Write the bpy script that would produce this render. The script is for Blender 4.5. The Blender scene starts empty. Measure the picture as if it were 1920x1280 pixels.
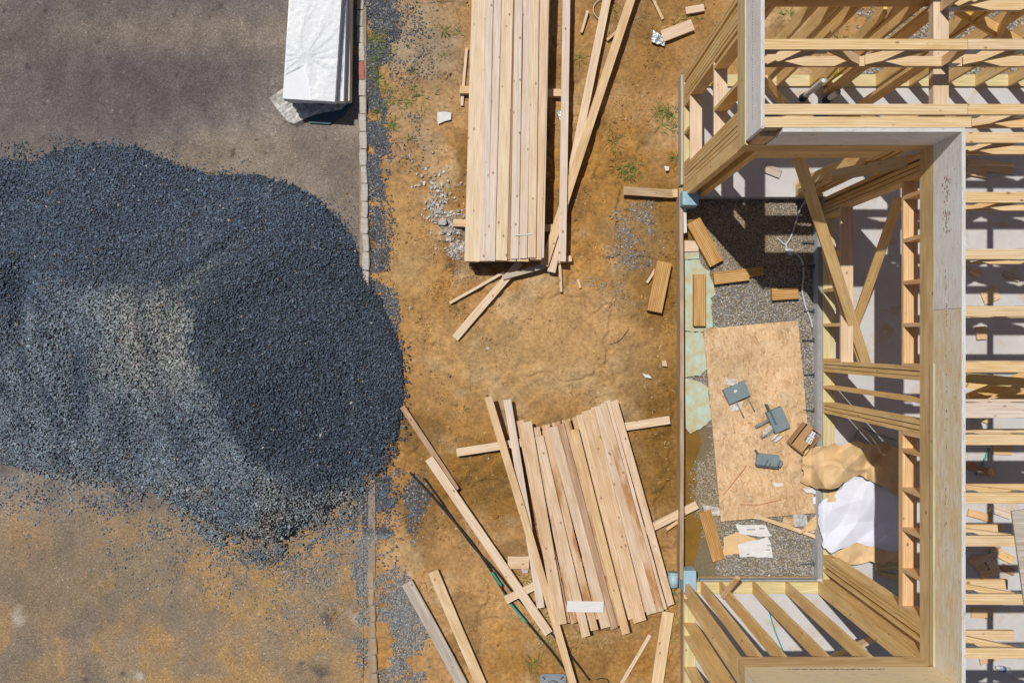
import bpy, math, random
import numpy as np
from mathutils import Vector, Matrix

S = bpy.context.scene
COL = S.collection
rnd = random.Random(7)
R = np.random.default_rng(11)

# ------------------------------------------------------------------ camera, light, exposure
cam_d = bpy.data.cameras.new('camera')
cam_d.sensor_width = 36.0
cam_d.lens = 28.125
cam_d.clip_end = 400.0
cam = bpy.data.objects.new('camera', cam_d)
cam.location = (0, 0, 10)
COL.objects.link(cam)
S.camera = cam

SUN_DIR = Vector((1.02, -1.16, -3.2)).normalized()
W = bpy.data.worlds.new('World')
S.world = W
W.use_nodes = True
wn = W.node_tree.nodes
wn.clear()
sky = wn.new('ShaderNodeTexSky')
sky.sky_type = 'NISHITA'
sky.sun_disc = False
sky.sun_elevation = math.asin(-SUN_DIR.z)
sky.sun_rotation = math.atan2(-SUN_DIR.x, -SUN_DIR.y)
sky.air_density = 1.0
sky.dust_density = 1.2
sky.ozone_density = 1.0
bg = wn.new('ShaderNodeBackground')
bg.inputs['Strength'].default_value = 0.055
wo = wn.new('ShaderNodeOutputWorld')
W.node_tree.links.new(sky.outputs[0], bg.inputs['Color'])
W.node_tree.links.new(bg.outputs[0], wo.inputs['Surface'])

sun_d = bpy.data.lights.new('sun', 'SUN')
sun_d.energy = 4.6
sun_d.angle = math.radians(0.5)
sun_d.color = (1.0, 0.95, 0.865)
sun = bpy.data.objects.new('sun', sun_d)
sun.rotation_euler = SUN_DIR.to_track_quat('-Z', 'Y').to_euler()
sun.location = (-10, 12, 30)
COL.objects.link(sun)

S.view_settings.view_transform = 'Standard'
S.view_settings.look = 'None'
S.view_settings.gamma = 1.0
S.view_settings.use_curve_mapping = False
S.view_settings.exposure = -0.28

# ------------------------------------------------------------------ helpers
def P(px, py, z=0.0):
    """point at height z seen at a pixel of the 1920 x 1280 photograph"""
    k = (10.0 - z) / 1500.0
    return Vector(((px - 960.0) * k, -(py - 640.0) * k, z))

def gx(px, z=0.0):
    return (px - 960.0) * (10.0 - z) / 1500.0

def gy(py, z=0.0):
    return -(py - 640.0) * (10.0 - z) / 1500.0

def creases(px, py, seed, n=6, L=(25, 70)):
    '''sharp-edged folds: sum of triangle waves in random directions'''
    g = random.Random(seed); s_ = 0; t_ = 0
    wx = px + 9 * np.sin(py / 21 + seed); wy = py + 9 * np.sin(px / 27 + seed * 2)
    for i in range(n):
        a = g.uniform(0, math.pi); l_ = g.uniform(*L); ph = g.uniform(0, 1); w_ = l_ ** .7
        q = (wx * math.cos(a) + wy * math.sin(a)) / l_ + ph
        s_ = s_ + w_ * np.abs((q % 1) - .5) * 2; t_ += w_
    return s_ / t_

def smooth(a, b, x):
    t = np.clip((x - a) / (b - a), 0, 1)
    return t * t * (3 - 2 * t)

def vnoise(x, y, scale, seed=0):
    """value noise 0..1"""
    x = np.asarray(x, float) / scale + 1000.0
    y = np.asarray(y, float) / scale + 1000.0
    xi = np.floor(x).astype(np.int64); yi = np.floor(y).astype(np.int64)
    xf = x - xi; yf = y - yi
    u = xf * xf * (3 - 2 * xf); v = yf * yf * (3 - 2 * yf)
    def h(a, b):
        n = (a * 374761393 + b * 668265263 + seed * 974711) & 0x7fffffff
        n = ((n ^ (n >> 13)) * 1274126177) & 0x7fffffff
        n = n ^ (n >> 16)
        return (n & 0xffff) / 65535.0
    return (h(xi, yi) * (1 - u) + h(xi + 1, yi) * u) * (1 - v) + (h(xi, yi + 1) * (1 - u) + h(xi + 1, yi + 1) * u) * v

def fbm(x, y, scale, seed=0, octv=4, gain=0.5):
    s = 0; a = 1; t = 0
    for i in range(octv):
        s = s + a * vnoise(x, y, scale / 2 ** i, seed + 17 * i); t += a; a *= gain
    return s / t

def in_poly(x, y, poly):
    x = np.asarray(x, float); y = np.asarray(y, float)
    c = np.zeros(x.shape, bool)
    n = len(poly)
    for i in range(n):
        x0, y0 = poly[i]; x1, y1 = poly[(i + 1) % n]
        if y0 == y1: continue
        m = ((y0 > y) != (y1 > y)) & (x < (x1 - x0) * (y - y0) / (y1 - y0) + x0)
        c ^= m
    return c

def d_poly(x, y, poly):
    best = np.full(np.shape(x), 1e9)
    n = len(poly)
    for i in range(n):
        x0, y0 = poly[i]; x1, y1 = poly[(i + 1) % n]
        dx, dy = x1 - x0, y1 - y0
        t = np.clip(((x - x0) * dx + (y - y0) * dy) / (dx * dx + dy * dy + 1e-12), 0, 1)
        best = np.minimum(best, np.hypot(x - x0 - t * dx, y - y0 - t * dy))
    return best

WORLD = {}
def place(o, M, parent=None):
    WORLD[o.name] = M
    if parent is not None:
        o.parent = parent
        o.matrix_local = WORLD[parent.name].inverted() @ M
    else:
        o.matrix_local = M

def tag(o, label=None, cat=None, group=None, kind=None):
    if label: o['label'] = label
    if cat: o['category'] = cat
    if group: o['group'] = group
    if kind: o['kind'] = kind
    return o

def empty(name, loc=(0, 0, 0), rz=0.0):
    o = bpy.data.objects.new(name, None)
    o.empty_display_size = 0.2
    COL.objects.link(o)
    place(o, Matrix.Translation(loc) @ Matrix.Rotation(rz, 4, 'Z'))
    return o

def mesh_obj(name, verts, faces, mat, parent=None, M=None, smooth_=False):
    me = bpy.data.meshes.new(name)
    me.from_pydata([tuple(v) for v in verts], [], faces)
    me.update()
    for m in (mat if isinstance(mat, (list, tuple)) else [mat]):
        me.materials.append(m)
    if smooth_:
        me.polygons.foreach_set('use_smooth', [True] * len(me.polygons))
    o = bpy.data.objects.new(name, me)
    COL.objects.link(o)
    place(o, M if M is not None else Matrix.Identity(4), parent)
    return o

BOXF = [(0, 1, 3, 2), (4, 6, 7, 5), (0, 4, 5, 1), (2, 3, 7, 6), (0, 2, 6, 4), (1, 5, 7, 3)]
def box_verts(sx, sy, sz, c=(0, 0, 0)):
    return [(c[0] + x * sx / 2, c[1] + y * sy / 2, c[2] + z * sz / 2) for x in (-1, 1) for y in (-1, 1) for z in (-1, 1)]

class MB:
    def __init__(s): s.v = []; s.f = []
    def add(s, v, f):
        n = len(s.v); s.v += [tuple(p) for p in v]; s.f += [tuple(i + n for i in q) for q in f]
    def box(s, sx, sy, sz, c=(0, 0, 0), M=None):
        v = [Vector(p) for p in box_verts(sx, sy, sz, c)]
        s.add([M @ p for p in v] if M is not None else v, BOXF)
    def cyl(s, p0, p1, r0, r1=None, n=12, caps=True):
        p0 = Vector(p0); p1 = Vector(p1); r1 = r0 if r1 is None else r1
        d = (p1 - p0).normalized()
        a = d.orthogonal().normalized(); b = d.cross(a)
        v = []
        for p, r in ((p0, r0), (p1, r1)):
            for i in range(n):
                t = 2 * math.pi * i / n
                v.append(p + (a * math.cos(t) + b * math.sin(t)) * r)
        f = [(i, (i + 1) % n, n + (i + 1) % n, n + i) for i in range(n)]
        if caps: f += [tuple(range(n))[::-1], tuple(range(n, 2 * n))]
        s.add(v, f)
    def tube(s, pts, r, n=6):
        pts = [Vector(p) for p in pts]
        v = []
        for i, p in enumerate(pts):
            d = (pts[min(i + 1, len(pts) - 1)] - pts[max(i - 1, 0)]).normalized()
            a = d.cross(Vector((0, 0, 1)))
            a = a.normalized() if a.length > 1e-4 else Vector((1, 0, 0))
            b = a.cross(d).normalized()
            for k in range(n):
                t = 2 * math.pi * k / n
                v.append(p + (a * math.cos(t) + b * math.sin(t)) * r)
        f = []
        for i in range(len(pts) - 1):
            for k in range(n):
                f.append((i * n + k, i * n + (k + 1) % n, (i + 1) * n + (k + 1) % n, (i + 1) * n + k))
        f += [tuple(range(n))[::-1], tuple(range((len(pts) - 1) * n, len(pts) * n))]
        s.add(v, f)
    def prism(s, poly, z0, z1):
        n = len(poly)
        area = sum(poly[i][0] * poly[(i + 1) % n][1] - poly[(i + 1) % n][0] * poly[i][1] for i in range(n))
        if area < 0: poly = poly[::-1]
        v = [(p[0], p[1], z0) for p in poly] + [(p[0], p[1], z1) for p in poly]
        f = [tuple(range(n))[::-1], tuple(range(n, 2 * n))] + [(i, (i + 1) % n, n + (i + 1) % n, n + i) for i in range(n)]
        s.add(v, f)
    def obj(s, name, mat, parent=None, smooth_=False, M=None):
        return mesh_obj(name, s.v, s.f, mat, parent, M, smooth_)

def centred(mb, name, mat, parent=None, smooth_=False):
    """build with the object's origin at the middle of its mesh"""
    a = np.array(mb.v); c = (a.min(0) + a.max(0)) / 2
    mb.v = [tuple(p) for p in a - c]
    return mb.obj(name, mat, parent, smooth_, Matrix.Translation(c))

_cache = {}
def box_mesh(name, L, w, t, mat):
    k = (name, round(L, 3), round(w, 3), round(t, 3), mat.name)
    if k not in _cache:
        me = bpy.data.meshes.new(name)
        me.from_pydata(box_verts(L, w, t), [], BOXF)
        me.materials.append(mat)
        _cache[k] = me
    return _cache[k]

def basis(p0, p1, side):
    p0 = Vector(p0); p1 = Vector(p1)
    X = (p1 - p0).normalized()
    s = Vector(side); Y = (s - X * s.dot(X)).normalized()
    Z = X.cross(Y)
    M = Matrix((X, Y, Z)).transposed().to_4x4()
    M.translation = (p0 + p1) / 2
    return M, (p1 - p0).length

def stick(name, p0, p1, w, t, mat, parent=None, side=(0, 1, 0)):
    """a straight piece of lumber: centre line p0-p1, width w along side, thickness t"""
    M, L = basis(p0, p1, side)
    o = bpy.data.objects.new(name, box_mesh(name, L, w, t, mat))
    COL.objects.link(o)
    place(o, M, parent)
    return o

def warped_board(name, p0, p1, w, t, mat, bow=0.004, seg=8, tilt=0.0, ragged=0.0):
    """loose board: top face centre line p0-p1, slightly bowed"""
    p0 = Vector(p0); p1 = Vector(p1)
    M, L = basis(p0 - Vector((0, 0, t / 2)), p1 - Vector((0, 0, t / 2)), Vector((0, 0, 1)).cross(p1 - p0))
    if tilt: M = M @ Matrix.Rotation(tilt, 4, 'X')
    v = []; f = []
    b1 = rnd.uniform(-bow, bow); b2 = rnd.uniform(0, bow); c = rnd.uniform(-.25, .25)
    tw = rnd.uniform(-.02, .02)
    for i in range(seg + 1):
        u = i / seg; x = (u - .5) * L
        e = math.sin(math.pi * u + c)
        ang = tw * (u - .5)
        skew = 0
        if i in (0, seg): skew = rnd.uniform(-ragged, ragged)
        for (yy, zz) in ((-1, -1), (1, -1), (1, 1), (-1, 1)):
            y = yy * w / 2; z = zz * t / 2
            v.append((x + skew * yy, y + b1 * e - z * ang, z + b2 * (e - .5) + y * ang))
    for i in range(seg):
        a = i * 4; b = a + 4
        for k in range(4):
            f.append((a + k, a + (k + 1) % 4, b + (k + 1) % 4, b + k)[::-1])
    f.append((0, 1, 2, 3)); f.append((seg * 4 + 3, seg * 4 + 2, seg * 4 + 1, seg * 4))
    f = [q[::-1] for q in f]
    return mesh_obj(name, v, f, mat, None, M)

def resample(pl, n):
    pl = np.array(pl, float)
    d = np.concatenate([[0], np.cumsum(np.hypot(*np.diff(pl, axis=0).T))])
    t = np.linspace(0, d[-1], n)
    return np.stack([np.interp(t, d, pl[:, 0]), np.interp(t, d, pl[:, 1])], 1)

def coons(top, bottom, left, right, nu, nv):
    t = resample(top, nu); b = resample(bottom, nu); l = resample(left, nv); r = resample(right, nv)
    u = np.linspace(0, 1, nu)[None, :, None]; v = np.linspace(0, 1, nv)[:, None, None]
    c = (1 - v) * t[None] + v * b[None] + (1 - u) * l[:, None] + u * r[:, None]
    c = c - ((1 - u) * (1 - v) * t[0] + u * (1 - v) * t[-1] + (1 - u) * v * b[0] + u * v * b[-1])
    return c

def sheet(name, top, bottom, left, right, zf, mat, nu=40, nv=40, parent=None, torn=0.0, flat=False):
    """draped sheet from four pixel polylines; zf(px,py) gives its height"""
    c = coons(top, bottom, left, right, nu, nv)
    if torn:
        u = np.linspace(-1, 1, nu)[None, :]; v_ = np.linspace(-1, 1, nv)[:, None]
        m = np.maximum(np.abs(u), np.abs(v_)) ** 8 * torn
        c[..., 0] += m * (fbm(c[..., 0], c[..., 1], 17, 3, 3) - .5) * 3; c[..., 1] += m * (fbm(c[..., 0], c[..., 1], 17, 8, 3) - .5) * 3
    z = zf(c[..., 0], c[..., 1])
    k = (10 - z) / 1500
    v = np.stack([(c[..., 0] - 960) * k, -(c[..., 1] - 640) * k, z], -1).reshape(-1, 3)
    f = [(j * nu + i, (j + 1) * nu + i, (j + 1) * nu + i + 1, j * nu + i + 1) for j in range(nv - 1) for i in range(nu - 1)]
    o = mesh_obj(name, (v - v.mean(0)).tolist(), f, mat, parent, Matrix.Translation(v.mean(0)), not flat)
    return o

def big_mesh(name, verts, faces_arr, mats, col=None, smooth_=False, matidx=None):
    """fast mesh from numpy arrays of verts and equal-size faces"""
    me = bpy.data.meshes.new(name)
    nv = len(verts); nf, k = faces_arr.shape
    me.vertices.add(nv); me.vertices.foreach_set('co', np.ascontiguousarray(verts, np.float32).ravel())
    me.loops.add(nf * k); me.loops.foreach_set('vertex_index', np.ascontiguousarray(faces_arr, np.int32).ravel())
    me.polygons.add(nf); me.polygons.foreach_set('loop_start', np.arange(0, nf * k, k, dtype=np.int32))
    if matidx is not None: me.polygons.foreach_set('material_index', matidx.astype(np.int32))
    for m in mats: me.materials.append(m)
    me.update(calc_edges=True)
    me.polygons.foreach_set('use_smooth', np.full(nf, smooth_, bool))
    if col is not None:
        ca = me.color_attributes.new('Col', 'FLOAT_COLOR', 'POINT')
        c4 = np.ones((nv, 4), np.float32); c4[:, :3] = col
        ca.data.foreach_set('color', c4.ravel())
    o = bpy.data.objects.new(name, me)
    COL.objects.link(o)
    place(o, Matrix.Identity(4))
    return o

def grid_faces(nx, ny):
    i = np.arange(nx - 1)[None, :]; j = np.arange(ny - 1)[:, None]
    a = j * nx + i
    return np.stack([a, a + 1, a + nx + 1, a + nx], -1).reshape(-1, 4)

CUBE = np.array([(x, y, z) for x in (-1, 1) for y in (-1, 1) for z in (-1, 1)], float)
OCT = np.array([(1, 0, 0), (-1, 0, 0), (0, 1, 0), (0, -1, 0), (0, 0, 1), (0, 0, -1)], float)
OCTF = np.array([(0, 2, 4), (2, 1, 4), (1, 3, 4), (3, 0, 4), (2, 0, 5), (1, 2, 5), (3, 1, 5), (0, 3, 5)])
def stones(pos, r, col, octa=False, flat=.62, jit=.35):
    """arrays of crushed stones: returns verts, faces, colours"""
    n = len(pos)
    base, F = (OCT * 1.25, OCTF) if octa else (CUBE * .75, np.array(BOXF))
    nb = len(base)
    v = base[None] + R.uniform(-jit, jit, (n, nb, 3))
    v = v * np.stack([R.uniform(.85, 1.35, n), R.uniform(.65, 1.0, n), R.uniform(flat - .18, flat + .18, n)], -1)[:, None, :]
    q = R.normal(0, 1, (n, 4)) * np.array([1, .35, .35, 1.0]); q /= np.linalg.norm(q, axis=1)[:, None]
    w, x, y, z = q.T
    rot = np.stack([1 - 2 * (y * y + z * z), 2 * (x * y - z * w), 2 * (x * z + y * w),
                    2 * (x * y + z * w), 1 - 2 * (x * x + z * z), 2 * (y * z - x * w),
                    2 * (x * z - y * w), 2 * (y * z + x * w), 1 - 2 * (x * x + y * y)], -1).reshape(n, 3, 3)
    v = np.einsum('nij,nkj->nki', rot, v) * np.asarray(r)[:, None, None] + pos[:, None, :]
    f = F[None] + (np.arange(n) * nb)[:, None, None]
    return v.reshape(-1, 3), f.reshape(-1, F.shape[1]), np.repeat(col, nb, 0)

# ------------------------------------------------------------------ materials
def nt(name, rough=.8):
    m = bpy.data.materials.new(name); m.use_nodes = True
    n = m.node_tree.nodes; l = m.node_tree.links
    b = n['Principled BSDF']; b.inputs['Roughness'].default_value = rough
    b.inputs['Specular IOR Level'].default_value = .3
    return m, n, l, b

def N(n, t, **kw):
    x = n.new(t)
    for k, v in kw.items():
        if k in ('Scale', 'Detail', 'Roughness', 'Distortion', 'Strength', 'Distance', 'W', 'Randomness', 'Detail Scale', 'Fac', 'Factor'):
            x.inputs[k].default_value = v
        else: setattr(x, k, v)
    return x

def ramp(n, stops):
    r = n.new('ShaderNodeValToRGB')
    e = r.color_ramp.elements
    while len(e) < len(stops): e.new(.5)
    for i, (p, c) in enumerate(stops):
        e[i].position = p
        e[i].color = (c, c, c, 1) if isinstance(c, (int, float)) else (*c, 1)
    return r

def mix(n, l, fac, a, b, mode='MIX'):
    x = n.new('ShaderNodeMix'); x.data_type = 'RGBA'; x.blend_type = mode
    for i, v in ((0, fac), (6, a), (7, b)):
        s = x.inputs[i]
        if isinstance(v, (int, float)): s.default_value = v if i == 0 else (v, v, v, 1)
        elif isinstance(v, tuple): s.default_value = (*v, 1)
        else: l.new(v, s)
    return x.outputs[2]

def wood(name, a, b, c=None, dark=(.25, .13, .05), knots=.82, stain=0.0, stain_col=(.42, .24, .10), rough=.75, grain=.35):
    """planed lumber: grain along the piece's own X axis; hue differs from piece to piece"""
    m, n, l, bs = nt(name, rough)
    tc = n.new('ShaderNodeTexCoord'); oi = n.new('ShaderNodeObjectInfo')
    mul = N(n, 'ShaderNodeVectorMath', operation='SCALE'); mul.inputs[0].default_value = (37.3, 11.7, 23.1)
    l.new(oi.outputs['Random'], mul.inputs['Scale'])
    add = N(n, 'ShaderNodeVectorMath', operation='ADD')
    l.new(tc.outputs['Object'], add.inputs[0]); l.new(mul.outputs[0], add.inputs[1])
    def mp(s):
        x = n.new('ShaderNodeMapping'); x.inputs['Scale'].default_value = s; l.new(add.outputs[0], x.inputs[0]); return x.outputs[0]
    cr = ramp(n, [(0, a), (.5, c or tuple((p + q) / 2 for p, q in zip(a, b))), (1, b)])
    l.new(oi.outputs['Random'], cr.inputs[0])
    n1 = N(n, 'ShaderNodeTexNoise', Scale=3.0, Detail=5.0, Roughness=.6, Distortion=.4); l.new(mp((.8, 14, 14)), n1.inputs['Vector'])
    g1 = ramp(n, [(.30, 0), (.72, 1)]); l.new(n1.outputs[0], g1.inputs[0])
    wv = N(n, 'ShaderNodeTexWave', Scale=1.6, Distortion=5.0, Detail=2.0, bands_direction='Y'); l.new(mp((.55, 9, 5)), wv.inputs['Vector'])
    n2 = N(n, 'ShaderNodeTexNoise', Scale=2.2, Detail=3.0, Roughness=.55); l.new(mp((1.0, 3, 3)), n2.inputs['Vector'])
    col = cr.outputs[0]
    dk = mix(n, l, 1.0, col, (.80, .70, .60), 'MULTIPLY')
    lt = mix(n, l, .35, col, (.86, .76, .62))
    col = mix(n, l, g1.outputs[0], dk, lt)
    wr = ramp(n, [(.35, 0), (.95, grain)]); l.new(wv.outputs[0], wr.inputs[0])
    col = mix(n, l, wr.outputs[0], col, mix(n, l, 1.0, cr.outputs[0], (.66, .50, .36), 'MULTIPLY'))
    if stain:
        sr = ramp(n, [(.46, 0), (.64, stain)]); l.new(n2.outputs[0], sr.inputs[0])
        col = mix(n, l, sr.outputs[0], col, stain_col)
    vo = N(n, 'ShaderNodeTexVoronoi', Scale=1.0); l.new(mp((8, 13, 13)), vo.inputs['Vector'])
    kr = ramp(n, [(.10, .85), (.20, 0)]); l.new(vo.outputs['Distance'], kr.inputs[0])
    sep = n.new('ShaderNodeSeparateColor'); l.new(vo.outputs['Color'], sep.inputs[0])
    gt = N(n, 'ShaderNodeMath', operation='GREATER_THAN'); gt.inputs[1].default_value = knots; l.new(sep.outputs[0], gt.inputs[0])
    km = N(n, 'ShaderNodeMath', operation='MULTIPLY'); l.new(kr.outputs[0], km.inputs[0]); l.new(gt.outputs[0], km.inputs[1])
    col = mix(n, l, km.outputs[0], col, dark)
    l.new(col, bs.inputs['Base Color'])
    bp = N(n, 'ShaderNodeBump', Strength=.25, Distance=.002); l.new(n1.outputs[0], bp.inputs['Height']); l.new(bp.outputs[0], bs.inputs['Normal'])
    return m

def plain(name, c, rough=.7, var=.25, scale=6.0, spec=.3, metal=0.0, bump=.1, c2=None, seedvar=True, detail=6.0):
    m, n, l, bs = nt(name, rough)
    bs.inputs['Specular IOR Level'].default_value = spec; bs.inputs['Metallic'].default_value = metal
    tc = n.new('ShaderNodeTexCoord')
    n1 = N(n, 'ShaderNodeTexNoise', Scale=scale, Detail=detail, Roughness=.65); l.new(tc.outputs['Object'], n1.inputs['Vector'])
    lo = c2 or tuple(x * (1 - var) for x in c)
    r = ramp(n, [(.32, lo), (.68, c)]); l.new(n1.outputs[0], r.inputs[0])
    l.new(r.outputs[0], bs.inputs['Base Color'])
    if bump:
        bp = N(n, 'ShaderNodeBump', Strength=bump, Distance=.01); l.new(n1.outputs[0], bp.inputs['Height']); l.new(bp.outputs[0], bs.inputs['Normal'])
    return m

def vcol(name, rough=.9, fine=40.0, amp=.3, bump=.3, bdist=.01, spec=.2, fine2=None):
    """vertex-coloured material with fine grain over it"""
    m, n, l, bs = nt(name, rough)
    bs.inputs['Specular IOR Level'].default_value = spec
    at = n.new('ShaderNodeAttribute'); at.attribute_name = 'Col'
    tc = n.new('ShaderNodeTexCoord')
    n1 = N(n, 'ShaderNodeTexNoise', Scale=fine, Detail=5.0, Roughness=.7); l.new(tc.outputs['Object'], n1.inputs['Vector'])
    r = ramp(n, [(.3, 1 - amp), (.7, 1 + amp)]); l.new(n1.outputs[0], r.inputs[0])
    col = mix(n, l, 1.0, at.outputs[0], r.outputs[0], 'MULTIPLY')
    if fine2:
        vo = N(n, 'ShaderNodeTexVoronoi', Scale=fine2); l.new(tc.outputs['Object'], vo.inputs['Vector'])
        sp = n.new('ShaderNodeSeparateColor'); l.new(vo.outputs['Color'], sp.inputs[0])
        r2 = ramp(n, [(0, .72), (.8, 1.04), (.97, 1.1), (1, 1.55)]); l.new(sp.outputs[0], r2.inputs[0])
        col = mix(n, l, 1.0, col, r2.outputs[0], 'MULTIPLY')
    l.new(col, bs.inputs['Base Color'])
    if bump:
        bp = N(n, 'ShaderNodeBump', Strength=bump, Distance=bdist); l.new(n1.outputs[0], bp.inputs['Height']); l.new(bp.outputs[0], bs.inputs['Normal'])
    return m

M_spf = wood('pale_spruce', (.72, .57, .41), (.68, .50, .33), (.70, .58, .46), grain=.22)
M_spf2 = wood('pink_grey_spruce', (.66, .59, .55), (.65, .56, .50), grain=.18, knots=.62)
M_fir = wood('tan_fir', (.71, .52, .29), (.66, .46, .24), (.72, .56, .36), stain=.35, grain=.22)
M_fan = wood('stained_fir', (.62, .43, .26), (.54, .34, .17), (.62, .48, .34), stain=.85, stain_col=(.34, .16, .055), grain=.3)
M_frame = wood('framing_fir', (.83, .58, .20), (.78, .52, .17), (.86, .65, .29), stain=.35, stain_col=(.42, .26, .10), grain=.25)
M_truss = wood('truss_pine', (.72, .52, .24), (.70, .55, .34), (.74, .58, .33), grain=.4)
M_orange = wood('orange_fir', (.74, .48, .22), (.75, .51, .26))
M_treated = wood('treated_pine', (.62, .56, .26), (.58, .54, .29), grain=.2)
M_lvl = wood('laminated_offcut', (.52, .29, .055), (.56, .34, .08), dark=(.2, .1, .03), knots=1.1, grain=.85, stain=.4, stain_col=(.24, .11, .025))
M_grey = wood('weathered_grey_wood', (.44, .42, .40), (.40, .38, .36), grain=.2)
M_fanpale = wood('weathered_spruce', (.68, .52, .36), (.64, .45, .27), (.70, .56, .42), knots=.7, stain=.45, stain_col=(.44, .27, .13), grain=.22)
M_fangrey = wood('pinkish_weathered_spruce', (.66, .54, .45), (.62, .49, .38), knots=.7, stain=.45, stain_col=(.46, .31, .18), grain=.2)
M_stack = wood('stacked_spruce', (.73, .60, .44), (.71, .56, .38), (.73, .63, .49), knots=.66, grain=.15)
M_brown = wood('weathered_brown_wood', (.34, .18, .09), (.40, .23, .13), grain=.3)
M_band = wood('weathered_band_wood', (.74, .55, .25), (.70, .51, .23), stain=.5, stain_col=(.42, .29, .13))
M_form = wood('muddy_form_wood', (.44, .32, .19), (.40, .30, .19), stain=.5, stain_col=(.29, .19, .10))

def rim_mat(name, base, streak, amt):
    m, n, l, bs = nt(name, .7)
    tc = n.new('ShaderNodeTexCoord'); oi = n.new('ShaderNodeObjectInfo')
    mul = N(n, 'ShaderNodeVectorMath', operation='SCALE'); mul.inputs[0].default_value = (17, 5, 9); l.new(oi.outputs['Random'], mul.inputs['Scale'])
    ad = N(n, 'ShaderNodeVectorMath', operation='ADD'); l.new(tc.outputs['Object'], ad.inputs[0]); l.new(mul.outputs[0], ad.inputs[1])
    def mp(s):
        x = n.new('ShaderNodeMapping'); x.inputs['Scale'].default_value = s; l.new(ad.outputs[0], x.inputs[0]); return x.outputs[0]
    a = N(n, 'ShaderNodeTexNoise', Scale=5.0, Detail=6.0, Roughness=.7, Distortion=.5); l.new(mp((1.2, 8, 8)), a.inputs['Vector'])
    b = N(n, 'ShaderNodeTexNoise', Scale=1.3, Detail=3.0, Roughness=.6); l.new(mp((1, 1.5, 1.5)), b.inputs['Vector'])
    d = N(n, 'ShaderNodeTexNoise', Scale=9.0, Detail=4.0, Roughness=.75, Distortion=1.0); l.new(mp((1.6, 9, 9)), d.inputs['Vector'])
    rb = ramp(n, [(.34, .25), (.60, amt)]); l.new(b.outputs[0], rb.inputs[0])
    ra = ramp(n, [(.38, 0), (.58, 1)]); l.new(a.outputs[0], ra.inputs[0])
    f = N(n, 'ShaderNodeMath', operation='MULTIPLY'); l.new(ra.outputs[0], f.inputs[0]); l.new(rb.outputs[0], f.inputs[1])
    col = mix(n, l, f.outputs[0], base, streak)
    rd = ramp(n, [(.60, 0), (.66, .85)]); l.new(d.outputs[0], rd.inputs[0])
    col = mix(n, l, rd.outputs[0], col, tuple(x * .42 for x in streak))
    l.new(col, bs.inputs['Base Color'])
    bp = N(n, 'ShaderNodeBump', Strength=.2, Distance=.003); l.new(a.outputs[0], bp.inputs['Height']); l.new(bp.outputs[0], bs.inputs['Normal'])
    return m
M_rim = rim_mat('weathered_rim_board', (.86, .87, .89), (.70, .66, .62), .9)
M_rim2 = rim_mat('tan_rim_board', (.80, .77, .70), (.74, .58, .33), 1.0)

M_rim3 = rim_mat('yellow_rim_board', (.78, .64, .38), (.70, .60, .46), .9)
def osb_mat():
    m, n, l, bs = nt('osb', .75)
    tc = n.new('ShaderNodeTexCoord')
    ns = N(n, 'ShaderNodeTexNoise', Scale=7.0, Detail=2.0); l.new(tc.outputs['Object'], ns.inputs['Vector'])
    w = mix(n, l, .12, tc.outputs['Object'], ns.outputs['Color'])
    def layer(sc, seed):
        mp = n.new('ShaderNodeMapping'); mp.inputs['Scale'].default_value = sc; mp.inputs['Location'].default_value = (seed, seed * .7, 0); mp.inputs['Rotation'].default_value = (0, 0, seed * .3)
        l.new(w, mp.inputs[0])
        v = N(n, 'ShaderNodeTexVoronoi', Scale=1.0); l.new(mp.outputs[0], v.inputs['Vector'])
        s = n.new('ShaderNodeSeparateColor'); l.new(v.outputs['Color'], s.inputs[0])
        return s.outputs[0]
    r1 = ramp(n, [(0, (.46, .29, .15)), (.25, (.58, .39, .22)), (.7, (.61, .42, .25)), (1, (.66, .50, .33))]); l.new(layer((20, 66, 1), 1.3), r1.inputs[0])
    r2 = ramp(n, [(0, .72), (.12, .95), (1, 1.07)]); l.new(layer((52, 34, 1), 4.1), r2.inputs[0])
    col = mix(n, l, 1.0, r1.outputs[0], r2.outputs[0], 'MULTIPLY')
    b = N(n, 'ShaderNodeTexNoise', Scale=2.0, Detail=3.0); l.new(tc.outputs['Object'], b.inputs['Vector'])
    rb = ramp(n, [(.35, .80), (.65, 1.08)]); l.new(b.outputs[0], rb.inputs[0])
    l.new(mix(n, l, 1.0, col, rb.outputs[0], 'MULTIPLY'), bs.inputs['Base Color'])
    return m
M_osb = osb_mat()

def slab_mat():
    m, n, l, bs = nt('slab_concrete', .8)
    tc = n.new('ShaderNodeTexCoord')
    a = N(n, 'ShaderNodeTexNoise', Scale=1.8, Detail=7.0, Roughness=.65); l.new(tc.outputs['Object'], a.inputs['Vector'])
    b = N(n, 'ShaderNodeTexNoise', Scale=2.6, Detail=8.0, Roughness=.72, Distortion=.6); l.new(tc.outputs['Object'], b.inputs['Vector'])
    ra = ramp(n, [(.3, (.46, .455, .47)), (.7, (.56, .555, .57))]); l.new(a.outputs[0], ra.inputs[0])
    rb = ramp(n, [(.55, 0), (.66, .8)]); l.new(b.outputs[0], rb.inputs[0])
    l.new(mix(n, l, rb.outputs[0], ra.outputs[0], (.50, .36, .20)), bs.inputs['Base Color'])
    return m
M_slab = slab_mat()

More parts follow.
